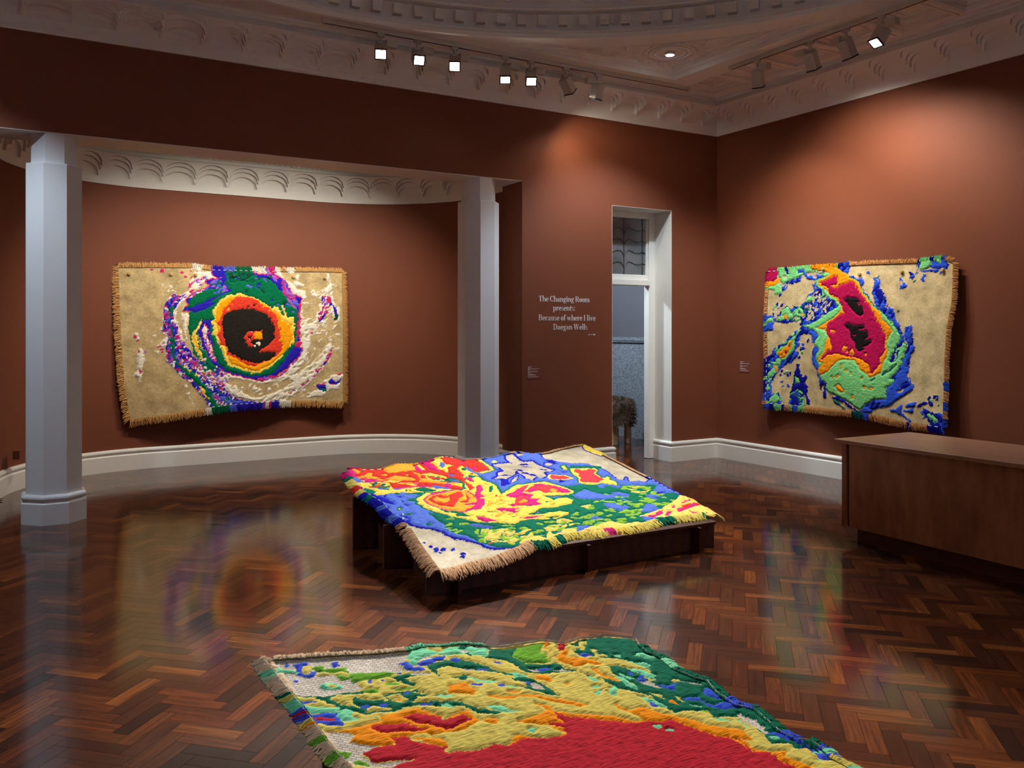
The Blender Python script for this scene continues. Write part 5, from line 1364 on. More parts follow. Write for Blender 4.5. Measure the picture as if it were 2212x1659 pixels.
EDR = [("RB 215 248 400 238 560 222 770 212 880 198 1050 188 1430 176 1640 148 1745 172", .048, [(c, (x-215)/1530) for c, x in (('magenta',285),('mint',350),('navy',375),('mint',560),('orange',770),('mint',785),('navy',830),('blue',882),('tan',1440),('navy',1458),('mint',1540),('navy',1575),('mint',1640),('blue',1670),('tan',1760))], .0040),
       ("RB 1748 178 1748 500 1716 700 1692 1000 1692 1300 1702 1515", .046, [('tan', .73), ('blue', .78), ('tan', .85), ('blue', .90), ('tan', .95), ('blue', 1)], .0040),
       ("RB 228 1328 520 1350 780 1372 950 1384 1150 1424 1400 1484 1560 1500 1702 1518", .048, [(c, (x-228)/1474) for c, x in (('blue',262),('navy',295),('mint',350),('navy',372),('tan',410),('mint',430),('blue',470),('mint',525),('tan',950),('teal',1040),('blue',1090),('tan',1385),('navy',1412),('tan',1560),('navy',1690),('blue',1710))], .0040),
       ("RB 213 250 215 500 224 950 235 1330", .046, [(c, (y-250)/1080) for c, y in (('magenta',330),('orange',375),('mint',395),('tan',610),('blue',655),('mint',690),('blue',740),('tan',950),('navy',1100),('mint',1130),('navy',1230),('blue',1300),('tan',1340))], .0040)]
def wave_r(u, v, u0, u1, v0, v1):
    a = np.clip((v-v0)/(v1-v0), 0, 1); b = np.clip((u-u0)/(u1-u0), 0, 1)
    return -.03*a+.050*(1-a)*(1+.8*np.sin(4.2*u+1.0))+.05*b**3+.014*np.sin(6*v+3*u)*(1-.6*a)
pinsR = [trace('R2 %d %d' % p)[0]+(.018,) for p in ((820,390),(1570,360),(60,430))]+[trace('R1 %d %d' % p)[0]+(.018,) for p in ((1130,340),)]
rug('hanging_rug', 'hanging straw rug with a magenta core ringed in orange and mint on the right wall', Plane((7.505, 0, 0), (0, -1, 0), (0, 0, 1)), .0056,
    "RB 203 238 400 226 560 210 770 200 880 186 1050 176 1430 164 1640 136 1760 168 1760 500 1728 700 1704 1000 1704 1300 1714 1530 1560 1514 1400 1498 1150 1438 950 1398 780 1386 520 1364 224 1342 212 950 203 500",
    'mat', PR, PAL_R, MAT_R, .6, wave_r, (1860, 745), EDR, pinsR,
    [("RB 215 250 290 245", .0028, 'dash'), ("RB 222 960 228 1100 236 1320 520 1348", .0026, 'dash'), ("RB 1570 1500 1690 1516", .0026, 'dash')], .012, .014, seed=2, grav=(0, 0, -.25))
# ---------------------------------------------------------------- far table rug
MAT_M = matweave('pale', rgb(214, 206, 184), rgb(192, 182, 158), 58, .0, .45)
PAL_M = {'mat': (208, 198, 174), 'peri': (86, 116, 216), 'blue': (22, 28, 182), 'yellow': (248, 220, 92), 'straw': (236, 214, 110), 'green': (0, 112, 88), 'lime': (146, 196, 62), 'red': (218, 56, 46), 'coral': (244, 66, 78),
         'magenta': (214, 40, 128), 'orange': (252, 174, 56), 'tan': (206, 164, 128)}
PM = [
 ('P', 'mat', "M2 1200 150 1600 100 1860 80 M3 60 120 330 190 1010 540 1040 570 990 640 880 620 740 625 720 560 660 550 625 600 540 580 430 490 300 420 160 380 0 330 M2 1990 350 1700 340 1500 310 1300 260 1270 200", [('blue', .020)]),
 ('P', 'mat', "M2 680 210 760 205 900 300 980 320 1100 310 1220 370 1300 400 1440 440 1400 470 1280 480 1330 540 1240 590 1160 560 1110 620 1010 590 960 540 900 520 880 480 830 460 830 520 760 560 700 590 650 640 620 600 480 600 560 560 560 500 650 470 600 420 500 390 480 360 640 340 740 330 700 270", [('blue', .026)]),
 ('S', ['blue'], "M2 480 340 900 320 1440 440 1240 590 900 640 480 620", 11, .045, .012, -.6, True, ['mat', 'peri']), ('P', 'mat', "M2 860 200 920 190 960 230 900 250 870 240"), ('P', 'mat', "M2 1310 330 1360 330 1440 350 1370 375 1300 360", [('blue', .02)]), ('P', 'mat', "M2 760 640 820 570 870 560 850 620 780 660", [('blue', .016)]), ('P', 'blue', "M2 1230 280 1440 300 1520 350 1440 350 1350 310"), ('P', 'blue', "M2 600 600 720 620 760 680 700 700 620 720"),
 ('P', 'yellow', "M2 1880 70 2060 80 2212 130 M3 340 180 280 210 160 190 60 170 0 140 M2 2000 180 1920 140", [('blue', .016)]), ('D', 'yellow', 'M2', [(505, 315, 46, 22)]),
 ('P', 'mat', "M4 -10 400 120 390 200 420 300 460 500 480 700 540 900 640 1000 650 1200 690 1400 780 1550 810 1780 780 1880 790 1960 860 1500 930 1100 1020 700 1150 620 1120 480 960 300 700 120 520", [('blue', .030)]),
 ('D', 'blue', 'M4', [(415,683,26,16),(520,745,36,24),(610,790,46,44),(715,790,44,28),(680,835,26,18),(870,783,26,18),(1030,860,60,24),(1030,905,40,22)]),
 # upper-left red
 ('P', 'red', "M1 120 330 300 300 700 270 1190 210 1480 200 1640 130 1880 80 2000 130 2212 120 M2 180 270 330 330 450 450 300 500 180 490 40 400 0 480 M1 2212 760 2000 720 1700 560 1400 560 1230 570 1000 610 880 590 800 520 650 480 520 500 420 510 320 440 140 400"),
 ('P', 'orange', "M1 700 265 960 190 1190 210 1240 310 1000 330 820 350 740 300"), ('P', 'orange', "M1 760 440 900 390 1050 410 1240 440 1230 470 900 470"), ('D', 'orange', 'M1', [(738,382,48,22),(1090,382,30,14)]), ('P', 'orange', "M1 470 350 560 350 540 400 680 430 560 450 300 420 440 390"), ('P', 'orange', "M1 190 300 300 320 360 350 320 385 260 350"),
 ('P', 'orange', "M1 1190 330 1300 360 1320 420 1400 440 1700 500 1990 540 2010 580 1900 560 1640 520 1300 490 1320 430 1240 370"), ('P', 'magenta', "M1 110 340 190 305 280 370 290 430 130 420"), ('P', 'magenta', "M1 430 480 520 440 640 470 520 550 440 540"), ('P', 'magenta', "M1 880 590 1100 570 1400 540 1480 575 1250 600 1000 615"), ('D', 'magenta', 'M1', [(1760,550,60,40)]),
 ('P', 'magenta', "M1 1200 200 1270 220 1420 330 1290 340 1240 300"), ('P', 'yellow', "M1 1230 220 1290 220 1400 310 1340 310"), ('P', 'magenta', "M1 1330 210 1420 195 1560 290 1640 350 1450 300"),
 ('P', 'yellow', "M1 1480 215 1560 165 1640 180 1720 240 1840 250 1740 280 1760 360 1660 320 1600 300"), ('D', 'peri', 'M1', [(1655,250,56,34)]),
 ('P', 'yellow', "M1 1300 370 1480 360 1700 410 1820 480 1980 520 1990 560 1800 520 1560 470 1420 440 1400 400"), ('S', ['green', 'red'], "M1 1400 380 1700 400 1980 520 1700 500 1450 440", 16, .05, .016, -.2, True, ['yellow']),
 ('P', 'peri', "M1 1740 370 1880 390 1800 410"), ('P', 'green', "M1 1720 440 1790 430 1940 470 1980 520 1840 490 1740 470"), ('P', 'peri', "M1 1780 455 1900 470 1940 500 1800 480"),
 ('P', 'yellow', "M1 1890 300 1960 240 2060 310 2212 380 M2 40 450 160 520 240 530 300 620 200 600 60 560 0 600 M1 2010 560 1960 460 2010 400 1960 340"), ('P', 'green', "M1 1970 290 2020 280 2050 320 1990 325"), ('P', 'green', "M1 2060 390 2110 390 2212 440 2212 470 2100 420"), ('P', 'green', "M2 0 430 40 440 60 480 10 480"), ('P', 'green', "M2 70 540 140 550 230 610 210 620 100 570"),
 ('P', 'yellow', "M2 200 275 270 275 340 320 480 430 490 460 300 520 150 490 260 500 440 455 330 340", [('green', .016)]), ('D', 'magenta', 'M2', [(190,440,40,26)]), ('P', 'magenta', "M1 1960 170 2010 150 2010 220 1980 220"),
 ('S', ['orange', 'magenta', 'yellow'], "M1 300 420 600 440 1300 500 1240 560 800 500 420 500", 20, .06, .012, -.15, True, ['red']),
 # yellow band at the left
 ('P', 'yellow', "M1 420 520 620 490 830 520 870 600 1000 610 1200 580 1400 570 1560 600 1820 610 1700 650 1560 650 1330 670 1030 670 800 695 540 730 600 650 420 620 340 570 300 500"), ('P', 'green', "M1 540 540 590 490 630 500 600 560 560 570"), ('P', 'green', "M1 700 590 810 545 825 575 720 615"), ('P', 'green', "M1 380 570 500 570 640 620 840 630 820 600 640 600 520 580"), ('P', 'green', "M1 1200 610 1350 570 1570 630 1380 660 1230 625"), ('P', 'green', "M1 1060 690 1350 655 1320 690 1100 705"), ('D', 'green', 'M1', [(1095,635,18,18),(1155,635,22,10)]), ('P', 'peri', "M1 890 605 1000 600 970 625 900 630"), ('P', 'peri', "M1 600 600 800 600 640 630"), ('S', ['green', 'red'], "M1 480 510 820 520 850 600 500 600", 12, .04, .014, .3, True, ['yellow']),
 # left blue flank
 ('P', 'blue', "M1 250 690 360 580 450 660 620 720 800 780 930 860 900 880 700 830 650 800 700 860 830 910 820 940 740 960 860 1040 1030 1030 1160 1080 1160 1150 1060 1180 920 1190 760 1080 600 920 400 800"), ('P', 'green', "M1 330 660 420 600 600 650 590 690 480 710 400 780 330 720"), ('P', 'peri', "M1 500 800 640 780 720 840 640 900 540 880"), ('P', 'peri', "M1 700 980 830 960 860 1040 900 1090 800 1080"), ('S', ['peri'], "M1 400 680 700 820 860 1000 1140 1100 900 1180 600 900", 22, .06, .016, .7, True, ['blue']),
 ('P', 'blue', "M1 1000 800 1060 830 1020 840"), ('P', 'blue', "M1 1040 860 1150 880 1100 905"), ('P', 'blue', "M1 900 735 1010 730 1000 760"), ('P', 'blue', "M1 720 710 760 700 780 750 740 750"), ('D', 'green', 'M1', [(970,940,36,30),(940,695,44,20),(1140,1025,84,16),(1450,1180,46,22)]), ('D', 'straw', 'M1', [(970,938,16,14)]), ('P', 'green', "M1 1060 800 1240 750 1360 720 1300 700 1130 700 1340 690 1330 740 1240 800 1330 880 1400 940 1310 900 1240 830"),
 # main yellow swirl
 ('P', 'yellow', "M1 1390 670 1240 770 1300 860 1400 930 1600 1000 1800 1060 2000 1100 2212 1150 M2 200 1300 500 1300 820 1320 900 1270 1100 1230 1330 1240 1500 1220 1680 1150 1690 1120 1500 1110 1300 1140 1010 1165 1200 1090 1210 1060 1460 1050 1700 1000 1760 940 1650 900 1450 930 1270 870 1700 860 1780 800 1600 730 1300 650 1200 660 1000 690 850 700 650 820 600 830 560 750 500 690 300 620 240 560 100 600 0 640 M1 2050 600 1900 620 1600 660", [('green', .024)]),
 ('P', 'magenta', "M1 1380 690 1600 650 1880 630 1700 680 1480 690"),
 ('P', 'orange', "M1 1400 780 1450 710 1600 680 1900 620 2050 640 2212 720 M2 230 800 240 900 220 1000 100 1100 -50 1120 M1 1700 940 1500 870 1420 830", [('magenta', .020)]), ('P', 'red', "M1 1450 770 1500 710 1640 690 1700 720 1950 640 2000 690 1900 800 1850 910 1600 870 1480 820"), ('P', 'orange', "M1 1510 770 1580 730 1640 760 1780 735 1780 790 1700 830 1560 820"), ('P', 'red', "M1 2040 640 2090 740 2080 820 1920 830 1960 800 2050 790 2040 700"), ('P', 'red', "M1 1960 480 2060 560 2100 640 2212 760 M2 160 820 100 780 210 740 40 640 0 560 -60 500"), ('P', 'magenta', "M2 220 700 280 690 320 760 270 840 360 860 260 890 350 910 350 1000 270 1080 100 1110 0 1120 150 1040 230 960 210 860"), ('P', 'magenta', "M2 0 1000 200 970 240 990 60 1020"), ('P', 'magenta', "M2 60 570 140 590 180 650 100 640"), ('D', 'red', 'M2', [(190,870,24,14),(525,855,26,12),(140,525,34,12)]),
 ('P', 'magenta', "M2 680 840 800 810 940 720 1040 700 1000 760 940 820 1110 850 1080 900 1030 900 1240 920 1170 960 1250 990 1100 1030 900 1020 690 1010 830 980 860 900 700 880"), ('P', 'coral', "M2 860 890 960 860 1040 880 960 930 1050 960 1000 1010 850 1000 820 970"), ('P', 'coral', "M2 900 760 1000 700 1040 710 980 770 940 790"), ('P', 'orange', "M2 880 960 980 910 1040 940 920 980"),
 ('P', 'coral', "M2 950 810 1080 730 1200 690 1450 720 1600 760 1720 800 1680 830 1500 820 1320 830 1200 790"), ('P', 'magenta', "M2 1500 760 1650 770 1710 810 1600 830 1520 790"), ('P', 'magenta', "M2 1020 790 1080 740 1150 760 1190 790 1050 820"), ('P', 'orange', "M2 1400 760 1500 780 1480 820 1400 810"), ('P', 'magenta', "M2 1090 700 1240 680 1400 710 1580 740 1500 750 1300 710 1160 730"),
 ('P', 'magenta', "M2 520 1060 700 1050 960 1060 780 1090 910 1110 800 1130 640 1090 640 1130 600 1110"), ('P', 'magenta', "M2 200 1190 350 1210 590 1280 430 1280 400 1310 240 1250"), ('P', 'magenta', "M2 870 1220 1050 1190 1310 1170 1200 1200 1000 1230"), ('P', 'red', "M2 1380 1000 1480 990 1400 1015"),
 ('P', 'green', "M2 330 1100 450 1110 540 1110 420 1130"), ('P', 'green', "M2 330 670 400 710 340 690"), ('P', 'green', "M2 420 720 490 710 460 810 410 800"), ('P', 'green', "M2 760 1190 850 1190 770 1210"), ('P', 'green', "M1 1600 940 1660 940 1760 980 1860 960 2000 1000 2140 1060 1900 1050 1880 1010 1700 990"), ('P', 'green', "M1 1400 880 1470 880 1440 905"), ('P', 'green', "M2 0 1150 160 1200 60 1200"), ('P', 'green', "M2 1290 960 1420 960 1330 980"), ('P', 'green', "M2 1320 1210 1400 1180 1530 1190 1400 1220"), ('S', ['orange', 'straw'], "M2 300 700 700 840 900 1200 500 1280 300 1000", 40, .05, .010, .7, True, ['yellow']),
 # right red island
 ('P', 'yellow', "M2 1690 430 1760 400 1900 420 2010 415 2120 430 M3 230 450 200 500 250 540 330 575 390 550 420 600 520 640 540 690 300 655 170 690 M2 2060 700 1960 690 1860 650 1830 580 1800 550 1740 500", [('green', .020)]), ('P', 'coral', "M2 1765 440 1830 435 1900 460 1970 450 2010 435 2100 450 M3 215 455 170 500 250 555 335 600 290 615 250 650 100 655 20 640 0 660 M2 1960 650 1890 640 1850 600 1890 580 1840 550 1850 510 1780 480"), ('P', 'coral', "M2 1380 560 1420 530 1520 550 1600 540 1730 580 1600 600 1400 600", [('yellow', .024)]), ('P', 'yellow', "M2 1570 390 1620 380 1660 440 1600 440", [('green', .024)]), ('P', 'blue', "M2 1520 620 1560 600 1620 640 1540 670"), ('P', 'blue', "M2 1560 470 1660 480 1600 500"), ('P', 'green', "M2 1700 380 2212 400 2212 430 1700 420"),
 # dark green field
 ('P', 'green', "M1 1420 990 1600 1020 2000 1110 2212 1160 M2 200 1310 500 1320 820 1335 900 1280 1100 1250 1500 1235 1680 1175 1720 1120 1500 1100 1210 1150 1210 1080 1460 1060 1720 1000 1780 920 1640 890 1450 940 1420 910 1600 880 1290 870 1740 870 1800 790 1620 720 1800 700 M3 0 690 300 700 500 700 640 690 900 690 1200 680 1110 780 1280 830 1400 800 1530 830 1500 900 1390 980 1260 1060 1130 1140 900 1200 1040 1300 860 1290 600 1320 420 1270 200 1340 M2 1840 1330 1800 1420 1550 1420 1360 1560 1280 1640 M4 1900 780 1550 770 1300 700 1100 600 860 540 700 400 500 260"),
 ('P', 'peri', "M2 60 1310 300 1340 510 1370 400 1395 150 1370"), ('P', 'peri', "M2 1750 860 1900 790 2000 810 2212 850 M3 560 850 480 900 200 900 0 940 M2 1950 935 1800 910"), ('P', 'peri', "M3 0 760 200 830 420 880 560 900 300 930 0 930"), ('P', 'peri', "M3 220 700 440 690 620 700 560 740 350 700 340 750 250 730"), ('P', 'peri', "M3 420 820 560 800 760 850 660 890 480 840"), ('P', 'peri', "M3 580 880 760 970 700 960 600 910"), ('P', 'peri', "M3 300 1000 480 990 600 1040 740 1060 600 1120 400 1060"), ('P', 'peri', "M3 920 1110 1000 1000 1130 1010 1190 1080 1100 1130 980 1140"), ('P', 'peri', "M3 960 830 1100 840 1280 880 1120 890 1240 940 1100 920 1000 870"), ('P', 'peri', "M3 140 1190 200 1190 330 1230 120 1240"), ('P', 'peri', "M3 1180 700 1260 690 1400 790 1280 810 1110 790"), ('P', 'blue', "M3 1150 810 1330 790 1220 830"), ('P', 'peri', "M3 640 1000 740 1060 700 1080"), ('P', 'peri', "M2 1700 620 1780 630 1740 650"),
 ('S', ['lime'], "M1 1420 990 2212 1160 M2 800 1340 1500 1240 1700 1180 2212 900 M3 200 900 640 700 1200 680 1400 800 1530 830 1390 980 900 1200 600 1320 200 1340 M2 1800 1420 1360 1560 M4 1900 780 1300 700 860 540 500 260", 125, .038, .017, 0, True, ['green']),
 ('S', ['straw'], "M2 300 1400 1100 1400 1700 1150 1800 1300 1300 1500 900 1640 M4 1500 700 1300 600", 34, .055, .020, .3, True, ['green']), ('S', ['straw', 'yellow'], "M3 740 700 1100 700 1040 800 700 830", 8, .05, .016, -.2, True, ['green']),
 ('P', 'straw', "M2 400 1440 480 1410 440 1480 540 1480 500 1540 480 1600 420 1590 440 1530 380 1540"), ('P', 'straw', "M2 1850 1040 2050 1010 1980 1070 1900 1050"), ('D', 'red', 'M2', [(440,1625,34,16)]), ('D', 'lime', 'M2', [(230,1450,32,44),(320,1460,26,42),(265,1525,52,16),(350,1590,28,30)]),
 # front yellow strip and right corner
 ('P', 'straw', "M2 900 1640 950 1570 1100 1540 1200 1500 1310 1560 1380 1410 1440 1490 1550 1450 1600 1390 1780 1380 1830 1440 1940 1380 2100 1330 M3 200 1340 420 1260 600 1310 860 1285 1010 1310 1150 1350 1000 1480 300 1640 M2 1700 1659 1200 1700"), ('P', 'straw', "M3 890 1200 1100 1130 1260 1060 1390 980 1500 900 1540 830 1720 850 1780 930 1900 1000 2020 1090 2170 1200 2110 1280 1700 1300 1300 1290 1210 1215"),
 ('P', 'magenta', "M3 1000 1190 1120 1180 1200 1110 1260 1100 1260 1170 1100 1230"), ('P', 'magenta', "M3 1480 1080 1600 1040 1740 970 1850 950 1860 990 1700 1060 1500 1140"), ('P', 'red', "M3 1560 1020 1720 970 1700 1030 1600 1060"), ('P', 'magenta', "M3 1560 970 1680 900 1690 920 1580 990"), ('P', 'magenta', "M3 1290 1190 1340 1110 1420 1130 1330 1200"), ('P', 'magenta', "M3 1400 1040 1450 1020 1460 1060 1420 1070"), ('P', 'magenta', "M3 1680 1100 1900 1160 1780 1170"), ('P', 'magenta', "M2 1960 1440 2020 1415 2090 1430 2060 1455"), ('P', 'magenta', "M3 230 1410 380 1380 420 1500 320 1550 250 1460"), ('P', 'green', "M3 1040 1290 1200 1210 1310 1290 1280 1360 1120 1360"), ('P', 'green', "M4 1880 790 2080 700 2100 860 1950 900"),
]
TB = 'M3'
EDM = [("M4 660 1100 900 1060 1100 1000 1500 920 1870 800 M2 1060 1600 1300 1600 1600 1480 1900 1440 M3 150 1450 380 1390 600 1380 900 1330 1200 1240 1500 1200 1900 1150 2080 1180", .066, [('tan', .335), ('green', .39), ('straw', .42), ('green', .445), ('straw', .60), ('magenta', .64), ('yellow', .675), ('straw', .79), ('green', .845), ('straw', .955), ('green', .98), ('straw', 1)], .0026),
       ("M4 180 470 300 650 420 820 560 1010 650 1100", .062, [('tan', 1)], .0026),
       ("M1 170 360 250 480 330 590 480 720 720 860 850 1020 1030 1120 1080 1210", .060, [('magenta', .06), ('green', .10), ('straw', .20), ('red', .28), ('straw', .34), ('blue', .40), ('green', .46), ('blue', .62), ('peri', .68), ('blue', .78), ('peri', .87), ('blue', .96), ('tan', 1)], .0026),
       ("M1 190 320 480 310 700 270 960 215 1190 225 1420 210 1560 190 1700 150 1880 100 1960 150 2100 140 M2 180 285 300 290 480 260 680 225 900 210 1180 180 1400 170 1600 115 1850 105", .055, [('magenta', .03), ('red', .15), ('orange', .30), ('magenta', .37), ('yellow', .41), ('red', .56), ('yellow', .58), ('blue', .60), ('peri', .70), ('tan', .73), ('blue', .745), ('tan', .76), ('peri', .84), ('tan', 1)], .0030),
       ("M2 1870 95 1960 85 2212 150 M3 330 190", .050, [('yellow', 1)], .003), ("M3 330 200 560 320 800 450 1000 545 1250 680 1500 810", .060, [('tan', .57), ('blue', 1)], .0026),
       ("M3 1540 850 1700 900 1780 980 1950 1060 2090 1170", .070, [('straw', .42), ('red', .55), ('straw', 1)], .0026)]
def wave_m(u, v, u0, u1, v0, v1):
    back = np.clip((v-1.55)/.35, 0, 1)
    dr = np.clip(2.14-u, 0, 1)*-.15+np.clip(-.06-v, 0, 1)*-.12+np.clip(u-4.42, 0, 1)*-.12
    return dr+back*(.024*np.sin(8.5*u+1.2)+.012*np.sin(17*u))+.004*np.sin(5*u+3*v)
PMID = Plane((0, 4.6, zmid(4.6)), (1, 0, 0), (0, 1, SLOPE))
rug('table_rug', 'yellow, green and blue tufted rug with a red spiral lying on the far plinth', PMID, .0054,
    "M1 150 345 190 315 480 305 700 262 960 205 1190 215 1420 200 1560 180 1700 140 1880 88 1960 140 2100 130 M2 180 275 300 280 480 250 680 215 900 200 1180 170 1400 160 1600 105 1850 92 1960 75 2212 140 M3 330 185 560 310 800 440 1000 535 1250 670 1510 805 1720 880 1800 970 1970 1050 2110 1175 2080 1195 1900 1170 1500 1215 1200 1255 900 1345 600 1395 380 1405 150 1465 M2 1900 1455 1600 1495 1300 1615 1060 1615 M4 1870 815 1500 935 1100 1015 900 1075 655 1115 545 1020 405 830 285 660 165 480 M1 1070 1220 1015 1130 835 1030 705 870 465 730 315 600 235 490",
    'mat' if False else 'peri', PM, PAL_M, MAT_M, 1.0, wave_m, (1150, 1080), EDM, (),
    [("M1 350 590 480 720 720 860 850 1020", .003, 'dash'), ("M1 1030 1040 1035 1160", .004, 'dash'), ("M3 1040 570 1400 780 1520 825", .003, 'dash'), ("M1 380 340 690 285", .003, 'dash'), ("M1 1640 165 1780 115 1900 120", .003, 'dash')], .013, .010, fr=(.0045, .0075), grav=(0, 0, -.35), seed=3, min_patch=.0012, words={'peri': 'periwinkle'})

